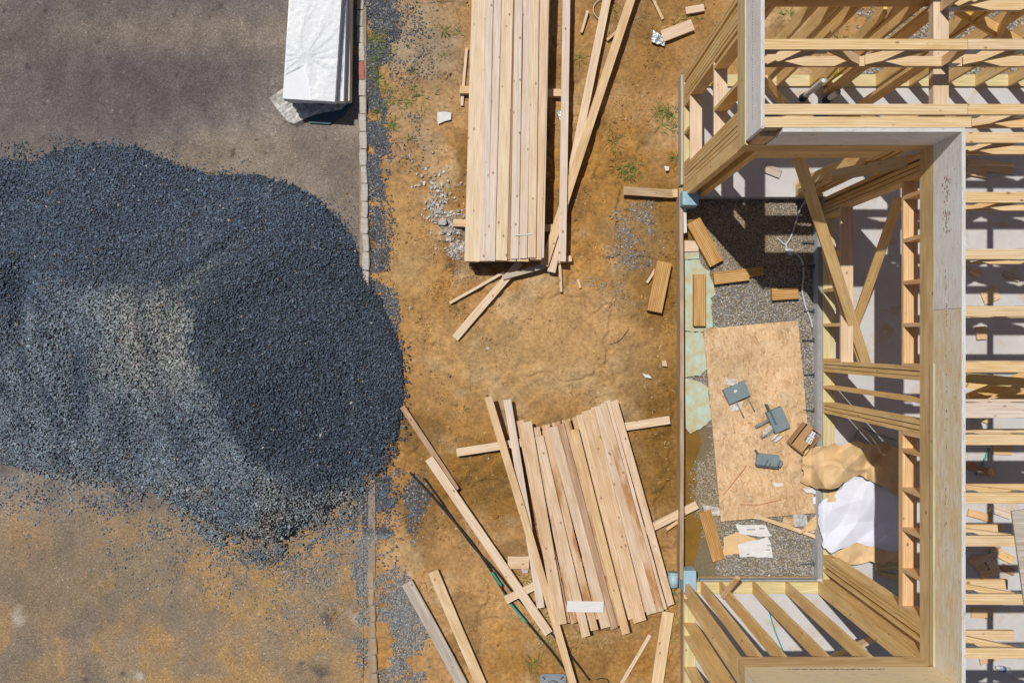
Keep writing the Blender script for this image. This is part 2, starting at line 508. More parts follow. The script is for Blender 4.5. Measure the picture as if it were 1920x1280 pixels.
M_ground = vcol('soil', .95, 22.0, .34, .6, .02, spec=.12)
M_rimedge = rim_mat('rim_top_edge', (.62, .63, .65), (.50, .44, .36), .7)
M_foundation = plain('grey_foundation', (.30, .32, .34), .8, .25, 9.0)
M_dirtkerb = plain('dirty_granite', (.36, .30, .23), .9, c2=(.36, .22, .10), scale=9.0, bump=.5)
M_asph = vcol('asphalt', .85, 70.0, .36, .7, .006, fine2=62.0)
M_stone = vcol('crushed_stone', .7, 120.0, .25, .15, .003, spec=.35)
M_pea = vcol('pea_gravel', .75, 90.0, .2, 0, spec=.3)
M_grass = vcol('grass_blades', .6, 60.0, .2, 0)
M_granite = plain('granite', (.52, .50, .48), .85, c2=(.36, .31, .25), scale=30.0, bump=.5)
M_redstone = plain('red_granite', (.42, .16, .15), .85, c2=(.34, .13, .11), scale=30.0, bump=.4)
M_mortar = plain('mortar', (.33, .26, .19), .95, scale=25.0, bump=.5)
M_foam = plain('white_foam', (.74, .76, .81), .75, .05, 12.0)
M_foamside = plain('foam_cream', (.72, .70, .60), .7, .12, 6.0)
M_bluebd = plain('blue_board', (.05, .10, .14), .6, .3, 5.0)
M_mint = plain('mint_foam', (.42, .60, .56), .8, c2=(.46, .36, .17), scale=7.0, detail=8.0, bump=.3)
M_sky = plain('light_blue_membrane', (.32, .50, .62), .6, .2, 8.0)
M_bluecup = plain('light_blue_plastic', (.35, .52, .60), .4, .1, 8.0)
M_kraft = plain('kraft_paper', (.68, .48, .265), .75, .14, 3.5, bump=.05)
M_white = plain('white_sheet', (.66, .69, .80), .6, .06, 3.0, bump=.03)
M_paper = plain('paper', (.66, .66, .67), .8, .08, 10.0, bump=.02)
M_print = plain('printed_ink', (.12, .12, .13), .8, .2, 10.0)
M_card = plain('cardboard', (.45, .27, .13), .85, .15, 8.0)
M_box = plain('grey_blue_metal', (.19, .25, .28), .5, .18, 14.0, spec=.4)
M_boxd = plain('dark_grey_metal', (.10, .12, .13), .5, .2, 14.0)
M_conduit = plain('grey_conduit', (.24, .25, .24), .5, .2, 9.0)
M_steel = plain('galvanised_steel', (.52, .56, .58), .42, .25, 18.0, metal=.6)
M_plate = plain('grey_base_plate', (.34, .38, .42), .45, .25, 12.0, metal=.4)
M_nail = plain('nail_plate_steel', (.42, .43, .44), .4, .3, 60.0, metal=.7)
M_pvc = plain('white_pvc', (.70, .70, .68), .35, .08, 9.0)
M_black = plain('black_rubber', (.03, .032, .035), .6, .3, 30.0)
M_teal = plain('teal_plastic', (.02, .36, .30), .4, .15, 15.0)
M_cable = plain('pale_cable', (.52, .54, .57), .45, .15, 15.0)
M_copper = plain('rusty_strip', (.50, .24, .12), .5, .3, 20.0)
M_rubble = plain('pale_concrete', (.50, .49, .47), .9, .3, 20.0, bump=.3)
M_water = plain('muddy_water', (.235, .135, .026), .12, .3, 4.0, spec=.5, bump=.02)
M_yellow = plain('yellow_tape', (.62, .55, .05), .5, .2, 9.0)

def film_mat(name, col, alpha):
    m, n, l, bs = nt(name, .42)
    bs.inputs['Base Color'].default_value = (*col, 1); bs.inputs['Specular IOR Level'].default_value = .35
    tr = n.new('ShaderNodeBsdfTransparent'); mx = n.new('ShaderNodeMixShader')
    tc = n.new('ShaderNodeTexCoord'); ns = N(n, 'ShaderNodeTexNoise', Scale=16.0, Detail=5.0); l.new(tc.outputs['Object'], ns.inputs['Vector'])
    r = ramp(n, [(.35, alpha - .2), (.65, alpha + .2)]); l.new(ns.outputs[0], r.inputs[0])
    l.new(r.outputs[0], mx.inputs[0]); l.new(tr.outputs[0], mx.inputs[1]); l.new(bs.outputs[0], mx.inputs[2])
    out = n['Material Output']; l.new(mx.outputs[0], out.inputs['Surface'])
    return m
M_film = film_mat('clear_film', (.76, .78, .81), .5)
M_film2 = film_mat('loose_clear_film', (.84, .84, .82), .45)

# ------------------------------------------------------------------ the gravel pile's footprint and height
PILE = [(-320, 300), (-100, 285), (30, 300), (60, 302), (100, 278), (180, 268), (260, 272), (300, 292), (350, 312), (400, 326), (470, 322), (540, 338),
        (600, 370), (640, 410), (668, 450), (690, 520), (720, 570), (745, 620), (760, 680), (762, 730), (754, 790), (746, 850), (728, 890),
        (690, 925), (682, 960), (650, 990), (610, 1012), (570, 1040), (520, 1062), (470, 1055), (420, 1040), (380, 1018), (330, 985), (280, 960),
        (240, 930), (150, 905), (80, 890), (0, 872), (-100, 860), (-320, 850)]
PW = [(gx(a), gy(b)) for a, b in PILE]
_hx = np.arange(-9.2, -0.8, .06); _hy = np.arange(-3.6, 3.2, .06)
_HX, _HY = np.meshgrid(_hx, _hy)
def _pile_h():
    wob = (fbm(_HX, _HY, .5, 3) - .5) * .22
    ins = in_poly(_HX, _HY, PW); d = np.where(ins, d_poly(_HX, _HY, PW), 0)
    d = np.maximum(d + wob * smooth(0, .5, d), 0)
    px = _HX * 150 + 960; py = 640 - _HY * 150
    wst = np.maximum(0, (440 - px) / 150.0); sth = np.maximum(0, (py - 620) / 150.0)
    cap = 1.22 - .20 * wst - .20 * sth * smooth(520, 300, px) - .10 * sth + .10 * (fbm(_HX, _HY, .9, 19, 3) - .5)
    cap = np.maximum(cap, .22)
    e = d * .56 * (1 - .45 * smooth(.8, 0, d) * smooth(820, 980, py))
    kk = .07
    h = -kk * np.log(np.exp(-e / kk) + np.exp(-cap / kk)) + kk * np.log(1 + np.exp(-cap / kk))
    h = np.maximum(h, 0) * smooth(0, .05, d)
    h -= .07 * np.exp(-((px - 195) / 28) ** 2) * smooth(560, 660, py) * smooth(900, 780, py)
    h -= .16 * np.exp(-((px - 100) / 26) ** 2) * smooth(470, 530, py) * smooth(690, 600, py)
    t = (px - 430) * .62 + (py - 470) * .78
    h += .07 * np.exp(-(t / 13) ** 2) * smooth(330, 380, px) * smooth(520, 450, px)
    h += (fbm(_HX, _HY, .35, 9) - .5) * .07 * smooth(0, .3, d)
    return np.maximum(h, 0)
_H = _pile_h()
def pile_h(x, y):
    fx = np.clip((np.asarray(x) - _hx[0]) / .06, 0, len(_hx) - 1.001); fy = np.clip((np.asarray(y) - _hy[0]) / .06, 0, len(_hy) - 1.001)
    i = fx.astype(int); j = fy.astype(int); u = fx - i; v = fy - j
    return (_H[j, i] * (1 - u) + _H[j, i + 1] * u) * (1 - v) + (_H[j + 1, i] * (1 - u) + _H[j + 1, i + 1] * u) * v

def blob(px, py, cx, cy, rx, ry, soft=.5):
    return smooth(1 + soft, 1 - soft, np.hypot((px - cx) / rx, (py - cy) / ry))

# ------------------------------------------------------------------ ground
def axis(lo, hi, step, far):
    a = np.arange(lo, hi + 1e-6, step)
    out = [lo - far, lo - far / 3, lo - far / 9, lo - far / 30, lo - far / 100]
    return np.concatenate([out, a, [hi + far / 100, hi + far / 30, hi + far / 9, hi + far / 3, hi + far]])

KX = -1.86
def soil_col(x, y):
    px = x * 150 + 960; py = 640 - y * 150
    n1 = fbm(x, y, 1.6, 21, 5); n2 = fbm(x, y, .45, 31, 4); n3 = fbm(x, y, .16, 41, 3)
    tan = np.array((.435, .255, .108)); org = np.array((.42, .225, .070)); pale = np.array((.50, .355, .20)); dark = np.array((.225, .130, .052)); grey = np.array((.31, .255, .19))
    c = tan + (org - tan) * smooth(.42, .62, n1)[..., None]
    c = c + (pale - c) * (smooth(.48, .72, n2) * .75)[..., None]
    c = c + (dark - c) * (smooth(.54, .66, fbm(x, y, .55, 51, 5)) * .62)[..., None]
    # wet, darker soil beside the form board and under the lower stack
    wet_shade = np.maximum.reduce([blob(px, py, 1235, 480, 70, 190, .6), blob(px, py, 1245, 760, 45, 230, .6) * .9, blob(px, py, 1150, 300, 120, 110, .8) * .45,
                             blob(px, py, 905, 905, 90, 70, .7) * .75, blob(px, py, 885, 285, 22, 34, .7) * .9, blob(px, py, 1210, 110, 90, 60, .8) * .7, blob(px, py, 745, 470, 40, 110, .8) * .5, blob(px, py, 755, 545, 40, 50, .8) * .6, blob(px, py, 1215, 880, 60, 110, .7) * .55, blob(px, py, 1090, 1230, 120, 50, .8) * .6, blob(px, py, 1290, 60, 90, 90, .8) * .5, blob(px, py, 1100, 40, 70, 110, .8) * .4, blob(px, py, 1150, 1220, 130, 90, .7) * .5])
    wet_shade = wet_shade * (.70 + .65 * n2)
    c = c + (np.array((.245, .128, .030)) - c) * np.clip(wet_shade, 0, 1)[..., None] * .95
    gr = np.maximum.reduce([blob(px, py, 790, 60, 90, 130, .7) * .9, blob(px, py, 760, 230, 60, 120, .6) * .6, blob(px, py, 1190, 450, 60, 70, .6) * .35, blob(px, py, 1080, 560, 90, 40, .7) * .3])
    c = c + (grey - c) * (np.clip(gr * (.5 + n2), 0, 1))[..., None] * .7
    fresh = np.maximum(blob(px, py, 1010, 660, 190, 110, .7), blob(px, py, 760, 470, 60, 120, .6) * .7)
    c = c + (np.array((.50, .33, .165)) - c) * (fresh * .65)[..., None]
    c = c * (.74 + .42 * n3)[..., None]
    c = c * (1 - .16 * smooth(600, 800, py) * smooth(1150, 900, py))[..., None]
    return c

def relief(x, y):
    z = (fbm(x, y, .9, 5) - .5) * .05
    rough = smooth(.40, .62, fbm(x, y, .8, 14, 3))
    z = z + (fbm(x, y, .14, 6, 4) - .5) * (.012 + .05 * rough)
    z = z + (np.abs(fbm(x, y, .3, 7, 3) - .5) - .12) * .05 * rough
    z = z - .030 * smooth(.03, 0, np.abs(fbm(x, y, .8, 12, 4) - .5)) * smooth(.45, .58, fbm(x, y, 1.1, 13))
    for (ax_, ay_, bx_, by_) in ((-.9, 1.2, .9, -.9), (-.7, 1.45, 1.1, -.62), (.6, 3.4, 2.2, 1.2), (-1.0, -2.2, .6, -.6)):
        L2 = (bx_ - ax_) ** 2 + (by_ - ay_) ** 2; t = ((x - ax_) * (bx_ - ax_) + (y - ay_) * (by_ - ay_)) / L2
        dd = ((x - ax_) * (by_ - ay_) - (y - ay_) * (bx_ - ax_)) / L2 ** .5 + (fbm(x, y, .7, 63, 2) - .5) * .2
        z = z + (-.016 * np.exp(-(dd / .05) ** 2) + .010 * np.exp(-((np.abs(dd) - .09) / .03) ** 2)) * smooth(0, .2, t) * smooth(1, .8, t)
    return np.minimum(z - .012, .024 + .3 * (np.minimum(z - .012, .06) - .024).clip(-9, 0) * 0)

def make_ground():
    xs = np.concatenate([np.arange(KX, 2.2, .015), np.arange(2.2, 4.61, .05), [6, 8, 12, 20, 40, 75]]); xs = np.concatenate([[-75, -40, -20, -9, -4], xs]); ys = axis(-4.8, 4.8, .017, 70.0)
    X, Y = np.meshgrid(xs, ys)
    z = relief(X, Y)
    flat = smooth(1.95, 2.15, X) * (X < 7.4)
    z = z * (1 - flat) - .006 * flat
    z = np.where(X < KX - .01, -.05, z)
    z = np.where((np.abs(X) > 12) | (np.abs(Y) > 9), z * 0 - .02, z)
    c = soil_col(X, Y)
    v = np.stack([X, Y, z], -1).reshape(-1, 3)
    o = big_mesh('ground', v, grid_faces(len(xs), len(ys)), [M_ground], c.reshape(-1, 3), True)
    tag(o, kind='structure')
make_ground()

def make_driveway():
    xs = np.concatenate([[-75, -40, -20, -12, -9], np.arange(-7.4, KX + .001, .03)]); xs[-1] = KX
    ys = axis(-4.8, 4.8, .03, 70.0)
    X, Y = np.meshgrid(xs, ys)
    px = X * 150 + 960; py = 640 - Y * 150
    n1 = fbm(X, Y, 1.5, 61, 5); n2 = fbm(X, Y, .5, 71, 5); n3 = fbm(X, Y, .12, 81, 3)
    a = np.array((.150, .130, .127)); light = np.array((.240, .206, .180)); org = np.array((.40, .245, .098)); dk = np.array((.095, .075, .07))
    c = a + (light - a) * (smooth(.42, .60, .6 * n1 + .4 * n2) * .9)[..., None]
    purp = np.maximum(blob(px, py, 260, 150, 260, 70, .7), blob(px, py, 90, 100, 120, 120, .8) * .7)
    c = c + (np.array((.105, .088, .094)) - c) * (purp * (.4 + .7 * n2))[..., None]
    pale = np.maximum.reduce([blob(px, py, 420, 300, 150, 45, .7), blob(px, py, 360, 60, 260, 40, .8) * .6, blob(px, py, 560, 300, 110, 60, .8) * .6, blob(px, py, 650, 330, 40, 120, .6) * .7])
    c = c + (np.array((.29, .23, .165)) - c) * (pale * .65 * (.6 + .7 * n2))[..., None]
    gb = fbm(X, Y, .22, 101, 4); c = c * (.91 + .18 * smooth(.32, .68, gb))[..., None]
    sp = vnoise(X, Y, .045, 103) * vnoise(X, Y, .11, 104); c = c * (1 - .45 * smooth(.62, .80, sp))[..., None]; c = c + .10 * smooth(.78, .92, vnoise(X, Y, .04, 105) * (.5 + .5 * vnoise(X, Y, .2, 106)))[..., None]
    # orange clay washed over the lower part
    tr = np.abs(np.sin((px * .35 + py + 40 * np.sin(px / 170)) / 62)) ; c = c * (1 - .10 * (smooth(.8, 1, tr) * smooth(.4, .6, n1)))[..., None]
    s = smooth(905, 1090, py + (n2 - .5) * 260 + 60 * smooth(0, 700, px)) * smooth(.40, .53, n1 * .45 + n2 * .55 + .10 * smooth(250, 650, px))
    s = np.maximum(s, .45 * smooth(930, 1000, py))
    s = s * (.30 + 1.0 * smooth(.35, .65, fbm(X, Y, .34, 111, 5)))
    c = c + (np.array((.265, .205, .145)) - c) * (smooth(900, 1000, py) * (.45 + .5 * smooth(.35, .6, fbm(X, Y, .8, 112, 4))))[..., None]
    c = c + (org - c) * np.clip(s, 0, 1)[..., None] * .72
    s2 = blob(px, py, 90, 1110, 110, 70, .8) * .7 + blob(px, py, 110, 1020, 160, 40, .8) * .35
    c = c + (np.array((.20, .155, .12)) - c) * np.clip(s2 * (.4 + n2), 0, 1)[..., None]
    for (cx, cy, rx, ry) in ((618, 1158, 16, 18), (585, 1262, 40, 16), (160, 1275, 7, 7), (570, 1245, 10, 6), (230, 1262, 5, 4), (60, 150, 4, 4)):
        c = c + (dk - c) * (blob(px, py, cx, cy, rx, ry, .7) * .9 * smooth(.3, .55, n3))[..., None]
    for (cx, cy, rx, ry) in ((38, 1155, 12, 14), (262, 1266, 8, 7), (340, 1232, 9, 6), (690, 1150, 30, 20)):
        c = c + (np.array((.5, .45, .40)) - c) * (blob(px, py, cx, cy, rx, ry, .8) * .8 * smooth(.35, .6, n3))[..., None]
    c = c * (.86 + .28 * n3)[..., None]
    z = .004 + (n2 - .5) * .006 + .02 * smooth(1000, 1280, py) * (n2 - .4) * .5
    v = np.stack([X, Y, z], -1).reshape(-1, 3)
    o = big_mesh('driveway', v, grid_faces(len(xs), len(ys)), [M_asph], c.reshape(-1, 3), True)
    tag(o, kind='structure')
make_driveway()

# kerb of granite setts
def make_kerb():
    mb = MB()
    mb.box(.085, 5.6, .12, (gx(681), 2.15, -.042)); mb.box(.085, 5.2, .10, (gx(697), -3.85, -.042))
    k = mb.obj('kerb', M_mortar); tag(k, kind='structure')
    def line(y): return 676 + (y - 20) * (688 - 676) / (560 - 20) if y < 800 else 690 + (y - 930) * (704 - 690) / 350
    y = -110.0
    while y < 1420:
        L = rnd.uniform(30, 36)
        if 585 < y < 1060: y += L; continue
        c = y + L / 2
        w = rnd.uniform(.078, .098) if y < 500 else rnd.uniform(.06, .085)
        red = 108 < c < 146
        n = 5
        v = []; hl = (L - 1.4) / 150 / 2
        for t in np.linspace(-1, 1, n):
            e = 1 - .14 * abs(t) ** 4 + rnd.uniform(-.06, .06)
            v += [(-w / 2 * e, t * hl, -.05), (-w / 2 * e, t * hl, .026 + rnd.uniform(-.004, .004)), (-w / 2 * e + .012, t * hl * .97, .034 + rnd.uniform(-.004, .004)),
                  (w / 2 * e - .012, t * hl * .97, .034 + rnd.uniform(-.004, .004)), (w / 2 * e, t * hl, .026), (w / 2 * e, t * hl, -.05)]
        f = [(i * 6 + j, (i + 1) * 6 + j, (i + 1) * 6 + j + 1, i * 6 + j + 1) for i in range(n - 1) for j in range(5)]
        f += [tuple(range(6))[::1], tuple(range((n - 1) * 6, n * 6))[::-1]]
        f = [q[::-1] for q in f]
        o = mesh_obj('kerb_block', v, f, M_redstone if red else M_granite if y < 800 else M_dirtkerb, k, Matrix.Translation((gx(line(c)) + rnd.uniform(-.007, .007), gy(c), rnd.uniform(-.012, .002))) @ Matrix.Rotation(rnd.uniform(-.06, .06), 4, 'Z'))
        if red: o['label'] = 'red painted kerb block'
        y += L
make_kerb()

# ------------------------------------------------------------------ the house slab
M_wall = M_frame
X0, X1 = 2.112, 3.818         # outer faces of the west wings and of the recessed wall
YN, YS = 1.779, -2.948        # south face of the upper wing, north face of the lower wing
YT = 3.27                     # north face of the house
ZS, ZB, ZP, ZT = .15, 2.51, 2.75, 3.20
sl = MB()
for (xa, xb, ya, yb) in ((X0, 7.2, YN, YT), (X1 - .055, 7.2, YS, YN), (X0, 7.2, -6.2, YS)):
    sl.box(xb - xa, yb - ya, .45, ((xa + xb) / 2, (ya + yb) / 2, ZS - .225))
slab = sl.obj('concrete_slab', M_slab); tag(slab, kind='structure')
for py in (583, 637, 702, 768, 830, 500, 455, 1000, 1055):
    t = MB(); t.cyl((gx(1500 + (rnd.random() * 6)), gy(py), .045), (X1 - .05, gy(py + rnd.uniform(-2, 2)), .05), .009, n=8)
    t.box(.012, .05, .03, (X1 - .062, gy(py), .05))
    centred(t, 'form_tie', M_boxd, slab)

# ------------------------------------------------------------------ timber frame
house = empty('house_frame', (X0, YS, 0))
tag(house, 'unroofed timber house frame with open-web floor trusses and weathered rim boards', 'house')

def wall_part(name, x0, x1, y0, y1, along, z0=ZB, z1=ZP, mat=None):
    """the doubled top plate of a wall is the wall's own mesh; studs and plates hang under it"""
    cx, cy, cz = (x0 + x1) / 2, (y0 + y1) / 2, (z0 + z1) / 2
    if along == 'y': return stick(name, (cx, y0, cz), (cx, y1, cz), x1 - x0, z1 - z0, mat or M_band, house, (1, 0, 0))
    return stick(name, (x0, cy, cz), (x1, cy, cz), y1 - y0, z1 - z0, mat or M_band, house, (0, 1, 0))

def vstud(par, x, y, z0, z1, depth_axis, name='stud', mat=None, d=.14, t=.038):
    side = (1, 0, 0) if depth_axis == 'x' else (0, 1, 0)
    # small plumb error, as in real framing
    e = rnd.uniform(-.004, .004)
    return stick(name, (x, y, z0), (x + (e if depth_axis == 'y' else 0), y + (e if depth_axis == 'x' else 0), z1), d, t, mat or M_frame, par, side)

def plate(par, name, a, b, z, w=.14, t=.038, mat=None):
    d = Vector((b[0] - a[0], b[1] - a[1], 0))
    return stick(name, (a[0], a[1], z), (b[0], b[1], z), w, t, mat or M_frame, par, Vector((0, 0, 1)).cross(d))

ZB0 = ZS + .019; ZST = ZS + .038
# upper wing, west wall
WA = wall_part('stud_wall', X0, X0 + .14, YN + .143, YT - .143, 'y')
xa = X0 + .07
plate(WA, 'bottom_plate', (xa, YN), (xa, YT), ZB0, mat=M_treated)
for y in (3.25, 3.205, 3.125, 3.08, 3.035, 2.99, 2.94, 2.135, 2.09, 2.045, 1.99, 1.945): vstud(WA, xa, y, ZST, ZB, 'x')
plate(WA, 'window_sill', (xa, 2.155), (xa, 2.92), .50, mat=M_spf)
plate(WA, 'header_plate', (xa, 2.155), (xa, 2.92), 1.62, mat=M_spf)
for y in (2.90, 2.55, 2.18): vstud(WA, xa, y, ZST, .48, 'x', 'cripple_stud')
for y in (2.86, 2.42): vstud(WA, xa, y, 1.64, ZB, 'x', 'cripple_stud')
# upper wing, south wall with a wide opening
SB = wall_part('stud_wall', X0, X1, YN, YN + .14, 'x')
ys = YN + .07
plate(SB, 'bottom_plate', (X0 + .143, ys), (2.36, ys), ZB0, mat=M_treated)
plate(SB, 'bottom_plate', (3.49, ys), (X1, ys), ZB0, mat=M_treated)
for x in (2.131, 2.172, 2.30, 2.342, 3.50, 3.54, 3.62, 3.70): vstud(SB, x, ys, ZST, ZB, 'y')
stick('header', (2.365, YN + .02, 2.37), (3.48, YN + .02, 2.37), .28, .038, M_frame, SB, (0, 0, 1))
stick('header', (2.365, YN + .12, 2.37), (3.48, YN + .12, 2.37), .28, .038, M_frame, SB, (0, 0, 1))
# recessed west wall
WC = wall_part('stud_wall', X1, X1 + .14, YS, YN, 'y')
xc = X1 + .07
plate(WC, 'bottom_plate', (xc, YS), (xc, YN), ZB0, mat=M_treated)
for y in (1.74, 1.67, 1.625, 1.58, -.258, -.304, -.350, -.555, -.762, -.808, -.854, -2.63, -2.677, -2.724, -2.80, -2.93): vstud(WC, xc, y, ZST, ZB, 'x')
plate(WC, 'window_sill', (xc, -.25), (xc, 1.56), .70, mat=M_spf)
for y in (1.53, 1.05, .62, .20, -.225): vstud(WC, xc, y, ZST, .68, 'x', 'cripple_stud')
plate(WC, 'header_plate', (xc, -.25), (xc, 1.56), 2.18, mat=M_orange)
for y in (1.40, .98, .57, .16, -.23): vstud(WC, xc, y, 2.2, ZB, 'x', 'cripple_stud', M_orange)
plate(WC, 'header_plate', (xc, -2.62), (xc, -.87), 2.12, mat=M_frame)
plate(WC, 'header_plate', (xc, -2.62), (xc, -.87), 2.16, mat=M_orange)
for y in (-.89, -1.06, -1.44, -1.83, -2.23, -2.60): vstud(WC, xc, y, 2.18, ZB, 'x', 'cripple_stud', M_orange)
# interior wall that continues the line through the upper wing
WI = wall_part('stud_wall', X1, X1 + .14, YN + .143, YT - .143, 'y', 2.67, 2.75, M_spf)
for y in (3.05, 2.62): vstud(WI, xc, y, ZST, 2.67, 'x')
# lower wing, north wall
ND = wall_part('stud_wall', X0, X1, YS - .14, YS, 'x')
yn = YS - .07
plate(ND, 'bottom_plate', (X0, yn), (X1, yn), ZB0, mat=M_treated)
for x in (2.131, 2.33, 2.56, 2.965, 3.37, 3.77, 3.799 + .04): vstud(ND, x, yn, ZST, ZB, 'y')
# lower wing, west wall
WE = wall_part('stud_wall', X0, X0 + .14, -6.0, YS - .143, 'y')
plate(WE, 'bottom_plate', (xa, -6.0), (xa, YS - .143), ZB0, mat=M_treated)
for y in (-3.17, -3.46, -3.62, -4.0, -4.4, -4.8, -5.2, -5.6): vstud(WE, xa, y, ZST, ZB, 'x')
# north wall
NF = wall_part('stud_wall', X0, 7.0, YT - .14, YT, 'x')
yf = YT - .07
plate(NF, 'bottom_plate', (X0 + .143, yf), (7.0, yf), ZB0, mat=M_treated)
for i in range(12): vstud(NF, 2.45 + .406 * i, yf, ZST, ZB, 'y')
for x in (3.05, 3.10, 3.83, 4.55): vstud(NF, x, yf, ZST, ZB, 'y')
mb = MB(); mb.box(.046, .148, .12, (3.829, yf, .60)); centred(mb, 'yellow_tape', M_yellow, NF)
# east bearing wall, beyond the picture
EW = wall_part('stud_wall', 6.86, 7.0, -6.0, YT - .143, 'y')
plate(EW, 'bottom_plate', (6.93, -6.0), (6.93, YT - .143), ZB0, mat=M_treated)
for i in range(14): vstud(EW, 6.93, -5.9 + .65 * i, ZST, ZB, 'x')

# rim boards
def rim(a, b, mat, z0=ZP + .002, z1=ZT, t=.032):
    d = Vector((b[0] - a[0], b[1] - a[1], 0)).normalized()
    return stick('rim_board', (a[0], a[1], (z0 + z1) / 2), (b[0], b[1], (z0 + z1) / 2), z1 - z0, t, mat, house, (0, 0, 1))
rim((X0 + .016, YN + .0325), (X0 + .016, YT), M_rim)
rim((X0 + .19, YN + .016), (X1 + .032, YN + .016), M_rim)
stick('corner_block', (X0 + .105, YN + .045, ZP + .003), (X0 + .105, YN + .045, ZP + .30), .135, .085, M_orange, house, (1, 0, 0))

rim((X1 + .016, .285), (X1 + .016, YN - .0005), M_rim)
rim((X1 + .016, YS + .001), (X1 + .016, .282), M_rim2)
rim((X0, YS - .016), (X1 + .032, YS - .016), M_rim3)
rim((X0 + .016, -6.0), (X0 + .016, YS - .0325), M_rim2)
rim((X0 + .033, YT - .016), (7.0, YT - .016), M_rim)
# white top edges weathered by rain
def strip(a, b):
    stick('rim_edge', (a[0], a[1], ZT + .004), (b[0], b[1], ZT + .004), .034, .007, M_rimedge, house, (Vector((0, 0, 1)).cross(Vector((b[0] - a[0], b[1] - a[1], 0)))))
strip((X0 + .016, YN + .04), (X0 + .016, YT)); strip((X0 + .195, YN + .0165), (X1 + .03, YN + .0165)); strip((X1 + .0165, YS + .04), (X1 + .0165, YN - .002))
# thin sheathing lip under the rims
stick('sheathing_strip', (X1 - .005, YS + .01, 2.74), (X1 - .005, -.2, 2.74), .06, .009, M_treated, house, (0, 0, 1))
stick('sheathing_strip', (X0 - .005, YN, 2.70), (X0 - .005, YT, 2.70), .16, .009, M_treated, house, (0, 0, 1))

def truss(y, xl, xr, w=.089, mat=None, bottom_to=None, phase=0.0, plates=True):
    mat = mat or M_truss
    t = .038
    top = stick('floor_truss', (xl, y, ZT - t / 2), (xr, y, ZT - t / 2), w, t, mat, house)
    xb = bottom_to or xr
    stick('bottom_chord', (xl, y, ZP + t / 2), (xb, y, ZP + t / 2), w, t, mat, top)
    zt, zb = ZT - t - .003, ZP + t + .003
    stick('end_post', (xl + .02, y, zb), (xl + .02, y, zt), w, t, mat, top, (0, 1, 0))
    p = .42; x = xl + .06 + phase; up = True; i = 0
    while x + p < xb + .02:
        a, b = ((x, y, zb), (x + p, y, zt)) if up else ((x, y, zt), (x + p, y, zb))
        a = Vector(a); b = Vector(b); d = (b - a).normalized() * .028
        stick('web', a + d, b - d, w * .96, .034, mat, top, (0, 1, 0))
        x += p + .03; up = not up; i += 1
    if plates:
        for (px_, pz) in ((xl + .07, ZT - .06), (xl + .07, ZP + .06), (xl + .5, ZT - .05)):
            for s in (-1, 1):
                stick('nail_plate', (px_ - .06, y + s * (w / 2 + .0015), pz), (px_ + .06, y + s * (w / 2 + .0015), pz), .10, .002, M_nail, top, (0, 0, 1))
    return top
truss(2.525, X0 + .036, 3.872, phase=.05)
truss(1.972, X0 + .036, 3.872, phase=.2)
truss(1.863, X0 + .036, 3.905, phase=.0)
for i, y in enumerate((3.03, 2.525, 1.972, 1.732, 1.224, .743, .258, -.218)):
    truss(y, 3.876 if y > 1.9 else 3.854, 7.0, phase=(.0, .1, .18, .05, .12, .02, .2, .08)[i])
truss(-.585, 3.854, 7.0, w=.128, mat=M_spf2, phase=.1)
truss(-.834, 3.854, 7.0, phase=.03)
truss(-1.33, 3.854, 7.0, phase=.15)
for y, xb in ((-1.695, 4.41), (-2.19, 4.47), (-2.65, 4.53)): truss(y, 3.854, 7.0, bottom_to=xb, phase=-.02)
for y in (-3.14, -3.62, -4.1): truss(y, X0 + .036 if y < -3 else 3.854, 7.0, phase=.1)
stick('strongback', (5.02, -4.3, 2.87), (5.02, 3.1, 2.87), .14, .036, M_frame, house, (0, 0, 1))

# braces nailed to the frame
def brace(a, b, w=.14, t=.036, mat=None, side=(0, 0, 1)):
    return stick('diagonal_brace', a, b, w, t, mat or M_frame, house, side)
side_b = Vector((1, .2, 0))
stick('diagonal_brace', P(1497, 296, 2.2), P(1627, 692, .2), .115, .036, M_frame, house, (1, .3, 0))
stick('diagonal_brace', P(1548, 470, 1.31), P(1618, 690, .19), .085, .036, M_truss, house, (1, .3, 0))
stick('diagonal_brace', P(1686, 372, 1.6), P(1604, 606, .19), .10, .036, M_frame, house, (1, -.3, 0))
stick('scissor_block', P(1383, 1082, .9), P(1355, 1118, .55), .05, .036, M_fir, house, (1, 0, 0))
stick('diagonal_brace', P(1530, 1246, .3), P(1640, 1195, .9), .09, .036, M_fir, house, (0, 0, 1))

for (a, b, w, m) in (((1816, 748, 2.1), (1940, 700, 2.1), .12, M_frame), ((1816, 716, 1.7), (1940, 752, 1.7), .12, M_frame), ((1840, 752, 1.2), (1960, 704, 1.2), .12, M_fir), ((1812, 708, 2.35), (1945, 720, 2.35), .089, M_treated),
                     ((1795, 15, 2.3), (1930, 95, 1.7), .12, M_frame), ((1900, 20, 2.4), (1840, 110, 1.5), .10, M_frame), ((1436, 150, 1.2), (1470, 196, .3), .10, M_frame), ((1660, 15, 2.3), (1540, 150, .5), .13, M_frame), ((1560, 20, 2.2), (1470, 110, .9), .12, M_frame),
                     ((1560, 330, 1.9), (1735, 296, 2.3), .12, M_frame), ((1500, 345, .5), (1660, 275, 2.4), .12, M_frame)):
    stick('diagonal_brace', P(*a), P(*b), w, .036, m, house, (0, 1, .3))
